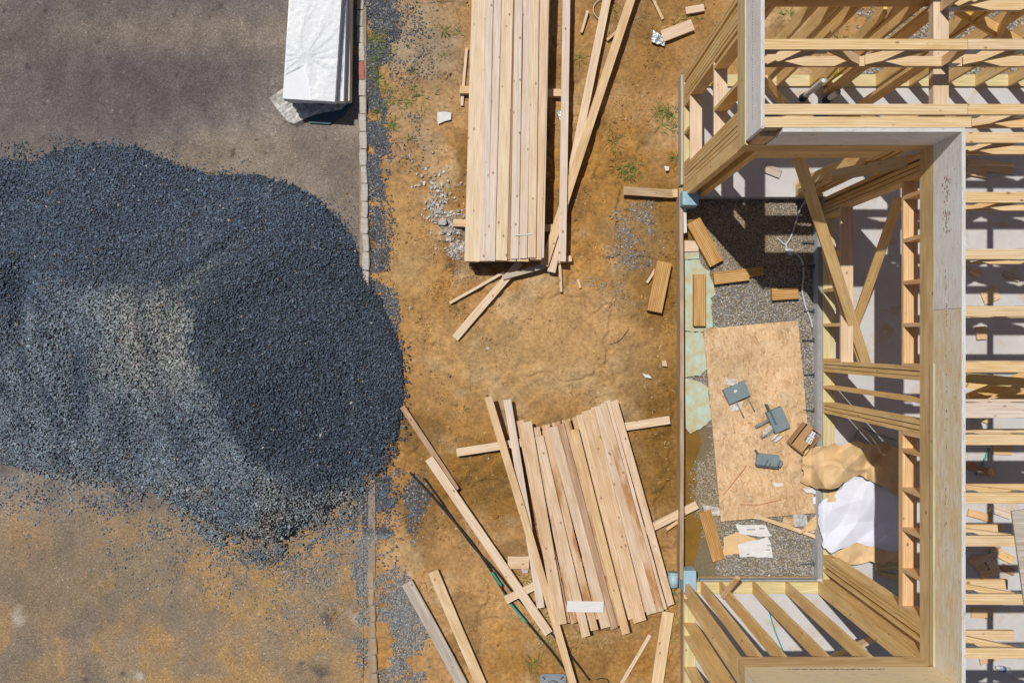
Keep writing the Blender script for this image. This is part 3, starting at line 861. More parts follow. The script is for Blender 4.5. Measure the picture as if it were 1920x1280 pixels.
# mill stamps and pencil marks on the rims
mk = MB()
for i in range(90):
    y = rnd.uniform(.95, 1.45) if i < 60 else rnd.uniform(-1.9, .9); z = 2.97 + rnd.gauss(0, .035 if i < 60 else .01)
    mk.box(.002, rnd.uniform(.008, .03), rnd.uniform(.003, .008), (X1 - .0012, y, z))
o = mk.obj('mill_stamp', plain('stamp_ink', (.30, .16, .13), .9), house); tag(o, kind='stuff')
mk = MB()
for i in range(46): mk.box(.002, .012, .004, (X0 - .0012, 1.95 + i * .025, 2.98 + rnd.gauss(0, .006)))
o = mk.obj('dotted_print', M_print, house); tag(o, kind='stuff')
mk = MB(); x = 2.45
while x < 3.35:
    h_ = rnd.uniform(.008, .02); mk.box(rnd.uniform(.003, .012), .002, h_, (x, YS + .0012, 2.80 + rnd.uniform(-.004, .006))); x += rnd.uniform(.006, .02)
o = mk.obj('pencil_writing', M_print, house); tag(o, kind='stuff')

# corner membranes
mb = MB(); mb.box(.19, .16, .004, (X0 + .045, YN - .05, ZS + .20)); mb.box(.004, .16, .34, (X0 - .052, YN - .05, ZS + .03)); mb.box(.19, .004, .34, (X0 + .045, YN - .132, ZS + .03))
centred(mb, 'corner_membrane', M_sky, house)
mb = MB(); mb.box(.15, .26, .004, (X0 + .06, YS + .02, ZS + .09)); mb.box(.004, .26, .20, (X0 - .017, YS + .02, ZS - .01)); mb.box(.15, .004, .20, (X0 + .06, YS + .152, ZS - .01))
centred(mb, 'corner_membrane', M_sky, house)

stick('foundation_edge', (X1 - .029, YS + .03, ZS + .003), (X1 - .029, YN - .01, ZS + .003), .05, .004, M_foundation, house, (1, 0, 0))  # grey strip added to tone down the bright concrete ledge
stick('foundation_edge', (X0 + .2, YS + .012, ZS - .02), (X1 - .06, YS + .012, ZS - .02), .02, .06, M_foundation, house, (0, 1, 0))
# vertical drain pipes standing in the slab
for (px, py, h, lab) in ((1505, 184, .68, 'taller white vertical drain pipe rising from the slab in upper wing'), (1549, 189, .36, 'shorter white vertical drain pipe rising from the slab in upper wing')):
    p = P(px, py, ZS)
    e = empty('drain_pipe', p); tag(e, lab, 'pipe', 'drain pipes in the slab')
    b = MB(); b.cyl((p.x, p.y, ZS), (p.x, p.y, ZS + h), .034, n=16, caps=False); b.cyl((p.x, p.y, ZS), (p.x, p.y, ZS + h - .02), .028, n=16); centred(b, 'pipe', M_pvc, e, True)
    b = MB(); b.cyl((p.x, p.y, ZS), (p.x, p.y, ZS + .12), .05, .042, n=16); centred(b, 'collar', M_black, e, True)

# ------------------------------------------------------------------ stuff: gravel pile
def stone_cols(n, base, spread=.25, lo=.7):
    k = R.uniform(lo, 1 + spread, n)[:, None]
    return base * k * (1 + R.uniform(-.08, .08, (n, 3)))

def make_pile():
    nx, ny = 180, 130
    xs = np.linspace(-8.6, -1.25, nx); ys_ = np.linspace(-2.95, 2.6, ny)
    X, Y = np.meshgrid(xs, ys_)
    h = pile_h(X, Y)
    v0 = np.stack([X, Y, np.where(h > .004, h - .006, -.05)], -1).reshape(-1, 3)
    f0 = grid_faces(nx, ny)
    c0 = np.tile(np.array((.035, .04, .05)), (len(v0), 1))
    n = 178000
    x = R.uniform(-7.6, -1.25, n); y = R.uniform(-2.95, 2.6, n)
    ins = in_poly(x, y, PW)
    d = d_poly(x, y, PW)
    nz = fbm(x, y, .22, 77)
    sd = np.where(ins, d, -d) + smooth(840, 940, 640 - y * 150) * ((fbm(x, y, .5, 71, 4) - .5) * .75 - .06) + (fbm(x, y, .25, 72, 3) - .5) * .10
    ins = sd > 0; d = np.abs(sd)
    p = np.where(ins, np.clip(.25 + d * 6, 0, 1), np.exp(-d / .07) * .35 * smooth(.4, .6, nz))
    px = 960 + x * 150; py = 640 - y * 150
    sk = smooth(860, 960, py)
    p = np.where(ins, p * (1 - sk * .8 * smooth(.70, .40, fbm(x, y, .25, 78)) * smooth(1.0, .0, d)), p + sk * np.exp(-d / .28) * .62 * smooth(.36, .62, fbm(x, y, .3, 79)))
    keep = R.random(n) < p
    x, y, d, ins = x[keep], y[keep], d[keep], ins[keep]
    n = len(x)
    r = R.uniform(.0058, .0118, n) * np.where(R.random(n) < .06, R.uniform(1.3, 2.0, n), 1)
    z = pile_h(x, y) + r * R.uniform(-.1, .75, n) + .004
    ax = 960 + x * 1500 / (10 - z); ay = 640 - y * 1500 / (10 - z)
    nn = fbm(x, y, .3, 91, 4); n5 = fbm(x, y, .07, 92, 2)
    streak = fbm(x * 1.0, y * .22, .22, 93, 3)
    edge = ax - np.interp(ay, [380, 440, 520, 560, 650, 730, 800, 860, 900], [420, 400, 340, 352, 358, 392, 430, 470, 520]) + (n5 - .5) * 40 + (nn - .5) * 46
    plateau = smooth(10, -14, edge) * smooth(505, 575, ay + (ax - 250) * -.12 + (nn - .5) * 70) * smooth(-.1, .75, (ax - 20) / 190 + (ay - 560) / 240 + (nn - .5) * 1.1) * (1 - .75 * np.exp(-((ax - 150) / 22) ** 2) * smooth(600, 680, ay) * smooth(850, 780, ay))  # dust stops at the sunlit ridge; the valley strip's shade is painted in
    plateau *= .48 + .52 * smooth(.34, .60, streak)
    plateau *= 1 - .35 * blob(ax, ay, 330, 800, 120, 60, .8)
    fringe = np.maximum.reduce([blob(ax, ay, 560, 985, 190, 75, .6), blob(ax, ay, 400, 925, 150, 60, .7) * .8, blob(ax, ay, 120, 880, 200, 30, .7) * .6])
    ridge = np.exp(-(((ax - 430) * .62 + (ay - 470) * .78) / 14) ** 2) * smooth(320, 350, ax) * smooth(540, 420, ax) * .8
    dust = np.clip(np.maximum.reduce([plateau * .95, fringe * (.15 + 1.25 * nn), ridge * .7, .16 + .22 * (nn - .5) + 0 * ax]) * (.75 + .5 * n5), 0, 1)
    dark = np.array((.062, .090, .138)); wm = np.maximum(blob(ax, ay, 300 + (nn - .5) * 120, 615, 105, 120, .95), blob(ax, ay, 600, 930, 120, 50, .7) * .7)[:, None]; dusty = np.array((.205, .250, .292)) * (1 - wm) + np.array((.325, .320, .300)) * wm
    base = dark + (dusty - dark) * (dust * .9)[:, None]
    wet_shade = smooth(-10, 30, edge) * smooth(400, 520, ay) * smooth(900, 840, ay) * .17  # shade of the face turned from the sun, painted into the stones
    base = base * (1 - wet_shade[:, None])
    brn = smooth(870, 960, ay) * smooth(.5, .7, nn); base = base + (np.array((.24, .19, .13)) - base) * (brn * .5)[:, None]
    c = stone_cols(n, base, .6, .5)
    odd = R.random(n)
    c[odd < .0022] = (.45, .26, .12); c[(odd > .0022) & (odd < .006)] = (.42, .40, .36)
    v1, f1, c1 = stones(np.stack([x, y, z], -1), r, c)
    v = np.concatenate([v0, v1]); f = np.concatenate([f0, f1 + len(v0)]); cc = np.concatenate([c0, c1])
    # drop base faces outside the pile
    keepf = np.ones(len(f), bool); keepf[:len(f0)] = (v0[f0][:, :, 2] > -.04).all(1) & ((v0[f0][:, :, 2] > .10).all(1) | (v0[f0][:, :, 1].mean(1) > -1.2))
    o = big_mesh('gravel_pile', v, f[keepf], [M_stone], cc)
    tag(o, 'large dark blue-grey heap of crushed stone on the driveway beside the kerb', 'gravel heap', kind='stuff')
make_pile()

def scatter(n, regions, noise=.2, seed=5, thr=(.42, .62)):
    """points inside pixel blobs: (cx, cy, rx, ry, density)"""
    out = []
    tot = sum(a[2] * a[3] * a[4] for a in regions)
    for (cx, cy, rx, ry, w) in regions:
        m = int(n * rx * ry * w / tot)
        t = R.uniform(0, 2 * math.pi, m); q = np.sqrt(R.uniform(0, 1, m)) * (1 + .25 * R.random(m))
        x = gx(cx + rx * q * np.cos(t)); y = gy(cy + ry * q * np.sin(t))
        k = smooth(thr[0], thr[1], fbm(x, y, noise, seed, 3)) * np.clip(1.5 - q, 0, 1)
        s = R.random(m) < k
        out.append(np.stack([x[s], y[s]], -1))
    return np.concatenate(out)

def ground_z(x, y):
    z = relief(x, y)
    flat = smooth(1.95, 2.15, x)
    z = z * (1 - flat) - .006 * flat
    return np.where(x < KX, .006, z)

def make_loose():
    reg = [(714, 40, 32, 75, 4.5), (706, 150, 24, 90, 5), (700, 240, 20, 90, 4.5), (708, 290, 24, 70, 3.5), (702, 350, 18, 60, 2.2), (706, 500, 22, 90, 3.2), (720, 590, 26, 60, 3.5), (712, 420, 30, 60, .8),
           (765, 30, 55, 40, .35), (765, 130, 50, 90, .35), (770, 250, 40, 70, .3),
           (750, 930, 50, 45, 2.6), (735, 965, 48, 50, 2.8), (790, 905, 30, 30, .8), (715, 1020, 25, 25, 1.1), (762, 1012, 20, 12, .6), (735, 1125, 36, 60, 3.4), (765, 1200, 40, 95, 2.6), (722, 1262, 28, 34, 1.6),
           (676, 1000, 22, 85, 3.4), (680, 1120, 22, 130, 2.6), (640, 1060, 60, 60, .5), (600, 1120, 120, 90, .22), (480, 1080, 120, 40, .22), (350, 1010, 150, 40, .2), (180, 930, 190, 30, .25), (400, 1080, 200, 60, .1),
           (1185, 420, 35, 40, .9), (1165, 480, 28, 25, .7), (1215, 400, 14, 40, .8), (1195, 490, 30, 20, .5), (1120, 545, 60, 22, .25), (1160, 560, 40, 18, .25),
           (870, 460, 40, 60, .25), (690, 915, 30, 20, 1.0), (40, 285, 40, 20, .5)]
    p = scatter(70000, reg, thr=(.34, .56))
    n = len(p)
    px = 960 + p[:, 0] * 150; py = 640 - p[:, 1] * 150
    r = R.uniform(.006, .0125, n)
    z = ground_z(p[:, 0], p[:, 1]) + r * .3
    base = np.tile(np.array((.095, .105, .125)), (n, 1))
    lt = (px > 1050) | (py > 1000)
    base[lt] = (.20, .205, .21)
    c = stone_cols(n, base, .7, .5)
    odd = R.random(n); c[odd < .05] = (.36, .30, .22); c[(odd > .05) & (odd < .09)] = (.42, .41, .40)
    v, f, cc = stones(np.stack([p, z], -1) if False else np.column_stack([p, z]), r, c)
    o = big_mesh('loose_gravel', v, f, [M_stone], cc); tag(o, 'loose crushed stone scattered along both sides of the kerb and over the soil', 'gravel', kind='stuff')
    # clods of soil
    reg = [(1000, 640, 320, 640, .5), (1010, 640, 300, 300, .3), (820, 560, 110, 200, 1.0), (780, 160, 90, 160, .7), (1130, 300, 130, 200, .6), (1250, 700, 30, 350, 1.3), (900, 1000, 160, 200, .6), (1190, 860, 60, 120, .9), (1250, 60, 120, 70, .9), (1180, 1220, 110, 70, .7), (980, 780, 40, 30, 1.5), (1110, 60, 60, 130, .6),
           (830, 540, 70, 90, 1.6), (800, 1020, 60, 60, 1.0), (760, 640, 30, 60, .8)]
    p = scatter(46000, reg, .22, 15, (.44, .66))
    n = len(p)
    r = R.uniform(.0035, .010, n) * np.where(R.random(n) < .05, R.uniform(1.6, 2.8, n), 1)
    z = ground_z(p[:, 0], p[:, 1]) + r * .25
    c = soil_col(p[:, 0], p[:, 1]) * R.uniform(.75, 1.3, n)[:, None]
    odd = R.random(n); c[odd < .02] = (.55, .50, .44)
    v, f, cc = stones(np.column_stack([p, z]), r, c, octa=True, flat=.8)
    o = big_mesh('soil_clods', v, f, [M_ground], cc); tag(o, 'small clods of orange clay soil scattered over the building plot', 'soil', kind='stuff')
make_loose()

def wood_chips():
    '''slivers and sawdust chips trodden into the soil'''
    reg = [(1000, 560, 330, 560, .6), (960, 540, 110, 70, 1.5), (1100, 1200, 150, 60, 1.5), (1245, 700, 26, 330, 2.5), (900, 800, 60, 60, .8), (1230, 60, 60, 60, 1.5)]
    p = scatter(900, reg, .5, 25, (.2, .5)); n = len(p)
    V = []; F = []; C = []
    for x, y in p:
        L = rnd.uniform(.010, .045); w = rnd.uniform(.003, .007); a = rnd.uniform(0, 3.14); z = float(ground_z(np.array(x), np.array(y))) + .003
        M = Matrix.Translation((x, y, z)) @ Matrix.Rotation(a, 4, 'Z') @ Matrix.Rotation(rnd.uniform(-.2, .2), 4, 'Y')
        i0 = len(V); V += [tuple(M @ Vector(q)) for q in box_verts(L, w, .003)]; F += [tuple(i + i0 for i in q) for q in BOXF]
        k = rnd.uniform(.6, 1.1); C += [(.62 * k, .46 * k, .28 * k)] * 8
    o = big_mesh('wood_chips', np.array(V), np.array(F), [M_grass], np.array(C)); tag(o, 'pale slivers and chips of wood trodden into the soil around the lumber', 'wood chips', kind='stuff')
wood_chips()

OSB_TL, OSB_ANG = (1319, 617), math.atan2(34, 361)
def make_pea():
    n = 62000
    px = R.uniform(1284, 1536, n); py = R.uniform(372, 1078, n)
    mud = smooth(1296, 1318, px + (fbm(px, py, 40, 3) - .5) * 46 + 22 * np.sin(py / 45) - 40 * smooth(760, 820, py) * smooth(0, 1, 1) * .3)
    keep = R.random(n) < np.where((py > 480) & (py < 800), 1, mud)
    u = ((px - 1319) * math.cos(OSB_ANG) - (py - 617) * math.sin(OSB_ANG)); w = ((px - 1319) * math.sin(OSB_ANG) + (py - 617) * math.cos(OSB_ANG))
    keep &= ~((u > 8) & (u < 164) & (w > 8) & (w < 352))
    px, py = px[keep], py[keep]; x = gx(px); y = gy(py); n = len(x)
    r = R.uniform(.0055, .0105, n)
    z = r * R.uniform(.0, .7, n) + .002
    pal = np.array([(.37, .29, .18), (.31, .31, .32), (.44, .40, .32), (.17, .17, .18), (.52, .51, .47), (.30, .28, .25), (.37, .37, .39), (.25, .25, .27)])
    c = pal[R.integers(0, len(pal), n)] * R.uniform(.7, 1.2, n)[:, None]
    tanm = np.maximum(blob(px, py, 1400, 440, 120, 60, .8), blob(px, py, 1335, 930, 30, 130, .6)) * .5
    c = c + (np.array((.40, .29, .15)) - c) * tanm[:, None]
    v, f, cc = stones(np.column_stack([x, y, z]), r, c, octa=True)
    # under-bed sheet
    b = MB(); b.box(gx(1536) - gx(1283) - .02, 4.70, .02, ((gx(1536) + gx(1283)) / 2 - .03, (YN + YS) / 2, -.0115))
    nb = len(b.v)
    vv = np.concatenate([v]); o = big_mesh('pea_gravel', vv, f, [M_pea], cc)
    tag(o, 'brown and grey pea gravel bed in the recess between the two wings', 'gravel', kind='stuff')
    bo = b.obj('gravel_base', plain('gravel_fines', (.20, .16, .10), .95, .3, 30.0, bump=.4)); tag(bo, kind='structure')
    # gravel and weeds behind the north wall
    n = 16000
    x = R.uniform(4.3, 7.4, n); y = R.uniform(3.3, 4.9, n); k = fbm(x, y, .5, 8) + .3 * smooth(4.3, 5.0, x) > .5
    x, y = x[k], y[k]; n = len(x)
    r = R.uniform(.008, .015, n)
    c = pal[R.integers(0, len(pal), n)] * R.uniform(.7, 1.25, n)[:, None]
    v, f, cc = stones(np.column_stack([x, y, r * .5 + ground_z(x, y)]), r, c, octa=True)
    o = big_mesh('north_gravel', v, f, [M_pea], cc); tag(o, 'coarse mixed gravel on the ground behind the north stud wall', 'gravel', kind='stuff')
make_pea()

# muddy water along the form board
def puddle(name, poly, z=.008):
    mb = MB(); w = [(gx(a), gy(b)) for a, b in poly]
    mb.v = [(a, b, z) for a, b in w]; n = len(w)
    area = sum(w[i][0] * w[(i + 1) % n][1] - w[(i + 1) % n][0] * w[i][1] for i in range(n))
    mb.f = [tuple(range(n)) if area > 0 else tuple(range(n))[::-1]]
    o = mb.obj(name, M_water); tag(o, kind='structure')
puddle('muddy_water', [(1282, 372), (1300, 376), (1306, 400), (1300, 430), (1296, 455), (1282, 460)])
puddle('muddy_water', [(1282, 800), (1308, 806), (1316, 830), (1300, 870), (1306, 900), (1302, 950), (1318, 985), (1308, 1030), (1300, 1060), (1282, 1072)])

# ------------------------------------------------------------------ grass
def make_grass():
    V = []; F = []; C = []
    tufts = [(705, 85, 16, 70), (700, 75, 10, 40), (715, 60, 14, 40), (722, 100, 14, 40), (708, 150, 16, 60), (722, 165, 14, 40), (712, 205, 14, 60), (735, 235, 14, 50), (700, 70, 14, 30), (760, 190, 30, 40), (790, 180, 36, 40), (745, 190, 24, 30), (700, 120, 14, 40),
             (772, 132, 8, 16), (832, 60, 14, 25), (858, 60, 8, 20), (832, 105, 8, 14), (778, 168, 8, 16), (770, 260, 16, 14), (828, 2, 8, 12),
             (1085, 110, 8, 24), (1150, 265, 24, 50), (1180, 325, 26, 70), (1165, 315, 22, 40), (1190, 310, 18, 30), (1245, 210, 20, 50), (1265, 215, 18, 50), (1240, 235, 14, 30), (1268, 295, 14, 40), (1270, 240, 10, 24), (1232, 210, 10, 20),
             (1148, 20, 10, 20), (1305, 28, 18, 26), (1275, 38, 14, 20), (985, 1085, 12, 20), (1265, 1108, 10, 30), (1270, 1130, 10, 20), (1015, 1160, 20, 30), (1030, 1200, 24, 50), (1000, 1245, 30, 50), (1090, 1190, 20, 24), (1010, 1180, 16, 24), (1275, 1160, 8, 20), (1250, 1200, 14, 14), (1065, 1230, 14, 20), (870, 770, 6, 6),
             (1480, 30, 30, 40), (1560, 60, 40, 60), (1600, 90, 30, 40), (1650, 20, 30, 60), (1700, 10, 20, 40), (1300, 1010, 6, 6)]
    for (cx, cy, rr, nb) in tufts:
        dry = rnd.random() < .4
        for k in range(nb):
            a = rnd.uniform(0, 6.28); q = abs(rnd.gauss(0, .55)) * rr
            x = gx(cx + q * math.cos(a)); y = gy(cy + q * math.sin(a))
            L = rnd.uniform(.03, .095); b = a + rnd.uniform(-.8, .8); w = rnd.uniform(.003, .0055)
            up = rnd.uniform(.25, 1.0)
            z0 = float(ground_z(np.array(x), np.array(y)))
            dx, dy = math.cos(b), -math.sin(b)
            i0 = len(V)
            for t in (0, .4, .75, 1):
                px_, py_ = x + dx * L * t, y + dy * L * t
                z = z0 + L * up * (t - .75 * t * t) * 1.3 + .002
                ww = w * (1 - t * .85)
                V += [(px_ - dy * ww, py_ + dx * ww, z), (px_ + dy * ww, py_ - dx * ww, z)]
            F += [(i0 + 2 * j, i0 + 2 * j + 1, i0 + 2 * j + 3, i0 + 2 * j + 2) for j in range(3)]
            g = np.array((.21, .21, .05)) if (dry or rnd.random() < .25) else np.array((.095, .155, .028))
            if rnd.random() < .12: g = np.array((.26, .20, .09))
            C += [g * rnd.uniform(.7, 1.3)] * 8
    o = big_mesh('grass', np.array(V), np.array(F), [M_grass], np.array(C)); tag(o, 'sparse tufts of green and dry grass growing from the bare soil', 'grass', kind='stuff')
make_grass()

# ------------------------------------------------------------------ lumber
def lumber(name, p0, p1, z, w, t, mat, label, cat='board', group=None, z1=None, **kw):
    o = warped_board(name, P(*p0, z), P(*p1, z if z1 is None else z1), w, t, mat, **kw)
    return tag(o, label, cat, group)

GU = 'boards of the upper lumber stack'
def upper_stack():
    zt = .40; t = .038
    # dunnage under the stack
    for (a, b, lab) in (((850, 417), (1045, 428), 'bearer board under the upper stack nearest its lower end'), ((862, 168), (1062, 174), 'bearer board under the upper stack, crossing toward the lone long board at its right')):
        lumber('bearer_board', a, b, .095, .089, .085, M_fir, lab, 'bearer', 'bearers under the upper stack')
    # hidden and half-hidden lower layers
    for k in range(7):
        z = .105 + .0385 * (k + 1) - .0005
        for i in range(6):
            xb = 876 + i * 24.0 + (k % 2) * 2; xt = xb + 18
            o = warped_board('lumber_board', P(xb + 8, 488 + rnd.uniform(-3, 4), z), P(xt + 8, -110, z), .139, t - .001, M_spf if i % 2 else M_fir, bow=.001)
            tag(o, 'board in the lower layers of upper stack, only its end in view', 'board', GU)
    # the stepped board along the right side
    lumber('lumber_board', (1012, 483), (1024, -110), zt - .0385, .10, t, M_spf2, 'pale board one step lower along the right side of the upper stack', group=GU, bow=.002)
    top = [((885, 490), (902, -110), .185, M_stack, zt - .012, 'wide yellowish board at the left edge of the upper stack'),
           ((907, 489), (919, -110), .098, M_spf2, zt, 'narrow grey-pink board beside the wide left board of the upper stack'),
           ((921, 489), (936, -110), .086, M_spf2, zt, 'grey-pink board left of the yellow board in the upper stack'),
           ((940, 488), (954, -110), .135, M_stack, zt + .012, 'yellow board in the middle of the upper stack'),
           ((965, 485), (974, -110), .090, M_spf2, zt, 'pale board right of the dark gap in the upper stack'),
           ((981, 484), (990, -110), .090, M_spf2, zt + .004, 'knotty pale board third from the right on top of the upper stack'),
           ((997, 483), (1005, -110), .098, M_spf, zt + .006, 'warm pale board at the right end of the upper stack top layer'),
           ((953.5, 487), (964, -110), .030, M_brown, zt - .01, 'thin dark strip of wood in the gap of the upper stack')]
    for a, b, w, m, z, lab in top:
        lumber('lumber_board', a, b, z, w, t, m, lab, group=GU, bow=.003, ragged=.002)
    # shrink tags stapled across the ends
    mb = MB(); mb.box(.21, .012, .003, (0, 0, 0)); o = mb.obj('paper_strip', M_paper, None, False, Matrix.Translation(P(981, 440, zt + .0145)) @ Matrix.Rotation(.06, 4, 'Z')); tag(o, 'thin white paper strip across the pale boards of the upper stack', 'strip')
upper_stack()

lumber('long_board', (1054, 490), (1064, -110), .215, .092, .038, M_spf2, 'single long knotty pale board parallel to the right of the upper stack', 'board', bow=.006)
lumber('long_board', (1034, 510), (1150, -60), .125, .100, .038, M_spf, 'lower of the two crossed boards, splaying up and right of the upper stack', 'board', 'crossed boards beside the upper stack', bow=.006)
lumber('long_board', (1020, 497), (1196, -40), .165, .105, .038, M_fir, 'upper of the two crossed boards, its end touching the upper stack corner', 'board', 'crossed boards beside the upper stack', bow=.006)
lumber('short_block', (1042, 488), (1072, 484), .085, .075, .07, M_fir, 'small wood block propping the lower ends of the crossed boards', 'block')
lumber('long_board', (975, 492), (853, 634), .075, .092, .036, M_spf, 'board sticking out diagonally from under the lower end of the upper stack', 'board', z1=.04)
lumber('wood_strip', (945, 510), (843, 568), .045, .035, .022, M_spf, 'thin strip pointing lower left from under the upper stack', 'strip')
lumber('wood_strip', (1022, 498), (942, 520), .11, .06, .03, M_grey, 'grey strip in the shade below the upper stack end', 'strip', z1=.10)
lumber('wood_strip', (1049, 492), (1052, 547), .05, .033, .02, M_spf, 'thin upright strip below the end of the single long board', 'strip')
lumber('wood_splinter', (1083, 524), (1088, 540), .03, .028, .015, M_spf, 'tiny pale splinter lying on bare soil right of the strip', 'splinter')
lumber('wood_stake', (875, 90), (866, 198), .035, .034, .025, M_spf, 'slim pale stake lying left of the upper stack', 'stake')
lumber('wood_strip', (1102, 20), (1090, 61), .035, .03, .02, M_spf, 'short strip lying between the lone long board and the crossed boards', 'strip')
lumber('wood_strip', (1138, 75), (1158, 58), .04, .03, .02, M_fir, 'brownish strip lying between the two crossed boards', 'strip')
lumber('wood_strip', (1222, -8), (1243, 36), .035, .032, .02, M_fir, 'strip entering from the top edge near the metal sheet', 'strip')
lumber('board_offcut', (1286, 20), (1320, 14), .05, .085, .038, M_spf, 'small offcut near the top edge left of the house frame', 'offcut', 'loose offcuts')
lumber('board_offcut', (1242, 68), (1299, 46), .06, .14, .038, M_spf, 'pale board offcut beside the bent metal sheet', 'offcut', 'loose offcuts')
lumber('form_stake', (1169, 357), (1262, 363), .09, .10, .04, M_form, 'muddy board meeting the form board at a right angle', 'board', tilt=.1)
lumber('wood_block', (1261, 362), (1275, 361), .10, .10, .09, M_fir, 'small block between the muddy board and the form board', 'block')
lumber('wood_strip', (1213, 530), (1228, 505), .03, .03, .02, M_spf, 'thin strip leaning on the thick brown block', 'strip')

# form board along the recess
lumber('form_board', (1276.5, 352), (1278.5, 1086), .20, .045, .20, M_form, 'long muddy form board on edge along the recess of the house', 'form board', bow=.01, seg=14)
lumber('form_board', (1279, 140), (1279, 346), .17, .03, .18, M_grey, 'short grey form board along the upper wing of the house', 'form board', bow=.002)
lumber('form_board', (1283, 1104), (1283, 1330), .15, .03, .16, M_form, 'form board along the lower wing of the house', 'form board', bow=.002)

# thick laminated offcuts
GB = 'thick laminated wood offcuts'
for (a, b, w, z, t, lab) in (((1246, 491), (1227, 584), .185, .09, .07, 'thick brown offcut on soil just left of the form board'),
                          ((1300, 414), (1344, 494), .185, .10, .09, 'thick offcut tilted across the puddle near the upper wing corner'),
                          ((1339, 522), (1404, 514), .15, .09, .08, 'yellow offcut lying level on gravel with its right end in shade'),
                          ((1398, 512), (1432, 507), .11, .06, .05, 'short split offcut in the shade behind the level yellow offcut'),
                          ((1448, 552), (1497, 549), .145, .08, .07, 'short dark offcut on gravel in the middle of the recess'),
                          ((1312, 514), (1312, 611), .145, .11, .075, 'yellow offcut standing upright in view on the mint foam'),
                          ((1322, 958), (1348, 1050), .155, .06, .05, 'yellow offcut beside the torn white papers')):
    lumber('timber_offcut', a, b, z, w, t, M_lvl, lab, 'offcut', GB, bow=.0005, seg=2)

# lower, fanned stack
GL = 'boards of the lower fanned stack'
lumber('bearer_board', (856, 848), (1256, 787), .085, .098, .04, M_spf, 'upper bearer crossing beneath the fanned stack and sticking out both sides', 'bearer', 'bearers of the fanned stack', bow=.003)
lumber('bearer_board', (948, 1125), (1307, 946), .085, .096, .04, M_spf, 'lower slanting bearer beneath the fanned stack, ending over the form board', 'bearer', 'bearers of the fanned stack', bow=.003)
lumber('wood_splinter', (1250, 992), (1284, 968), .06, .04, .015, M_fir, 'brown splinter under the end of the slanting bearer', 'splinter')
fan = [((975, 788), (1050, 1168), .090, .125, M_fan, 'half covered board at the left side of the fanned stack'),
       ((986, 791), (1052, 1170), .150, .165, M_fanpale, 'wide stained board leftmost on top of the fanned stack'),
       ((1003, 806), (1076, 1168), .075, .130, M_fan, 'narrow dark board sunk beside the leftmost wide board'),
       ((1011, 818), (1099, 1193), .110, .175, M_fanpale, 'board whose upper end starts lowest in the fanned stack'),
       ((1023, 806), (1115, 1181), .100, .145, M_fan, 'brown stained board, fifth across the fanned stack'),
       ((1036, 800), (1136, 1176), .125, .160, M_fangrey, 'grey pink board in the middle of the fanned stack'),
       ((1051, 795), (1152, 1178), .095, .150, M_brown, 'darkest brown board in the fanned stack'),
       ((1063, 790), (1162, 1172), .09, .128, M_fan, 'half sunk board right of the darkest board of the fanned stack'),
       ((1077, 805), (1174, 1188), .105, .185, M_fir, 'clean yellow board lying highest in the fanned stack'),
       ((1088, 777), (1186, 1160), .110, .140, M_fanpale, 'board right of the highest board, ending short below it'),
       ((1102, 769), (1200, 1165), .165, .165, M_fanpale, 'widest smooth board in the right half of the fanned stack'),
       ((1117, 762), (1222, 1150), .130, .150, M_fangrey, 'pale board fourth from the right of the fanned stack'),
       ((1130, 756), (1238, 1146), .095, .160, M_fan, 'brown streaked board third from the right of the fanned stack'),
       ((1138, 751), (1245, 1142), .080, .130, M_fangrey, 'thin pale board second from the right of the fanned stack'),
       ((1151, 751), (1258, 1134), .095, .165, M_fanpale, 'straight board at the right edge of the fanned stack')]
for a, b, w, z, m, lab in fan:
    w *= .95; z = .125 + (z - .125) * 1.35
    lumber('lumber_board', a, b, z, w, .038, m, lab, group=GL, bow=.006, ragged=.004)
for i in range(9):
    a = (985 + i * 19, 806 - i * 5); b = (1062 + i * 21, 1168 - i * 3)
    lumber('lumber_board', a, b, .123 - (0 if i % 2 else .002), .10, .036, M_fan, 'board in the bottom layer of fanned stack, mostly covered', group=GL, bow=.001)
lumber('long_board', (915, 744), (1080, 1300), .23, .092, .038, M_fir, 'long yellow board lying over the left side of the fanned stack', 'board', z1=.12, bow=.006)
lumber('long_board', (951, 749), (1014, 1139), .15, .095, .038, M_spf2, 'grey pink board just left of the fanned stack', 'board', bow=.005)
lumber('long_board', (804, 859), (1029, 1187), .10, .108, .038, M_spf, 'long single board lying diagonally left of the fanned stack', 'board', bow=.01)
lumber('wood_stake', (754, 762), (857, 918), .055, .065, .04, M_brown, 'old reddish brown stake at the gravel heap edge', 'stake', bow=.006)
lumber('long_board', (763, 1092), (880, 1310), .06, .142, .038, M_grey, 'weathered grey board at the bottom edge by the kerb', 'board', bow=.01)
lumber('long_board', (812, 1071), (914, 1310), .06, .128, .038, M_fir, 'yellow board at the bottom edge next to the grey board', 'board', bow=.01)
lumber('long_board', (1253, 1147), (1230, 1300), .07, .145, .038, M_fir, 'tan board at the bottom edge right of the fanned stack', 'board', bow=.006)
lumber('wood_splinter', (1219, 1190), (1160, 1290), .035, .045, .015, M_spf, 'long thin splinter near the bottom edge', 'splinter')
lumber('board_offcut', (952, 1054), (992, 1054), .05, .15, .038, M_spf, 'short pinkish offcut left of the fanned stack', 'offcut', 'loose offcuts')
lumber('board_offcut', (1063, 1136), (1132, 1137), .205, .135, .012, M_paper, 'white painted offcut lying on the fanned stack', 'offcut', 'loose offcuts')

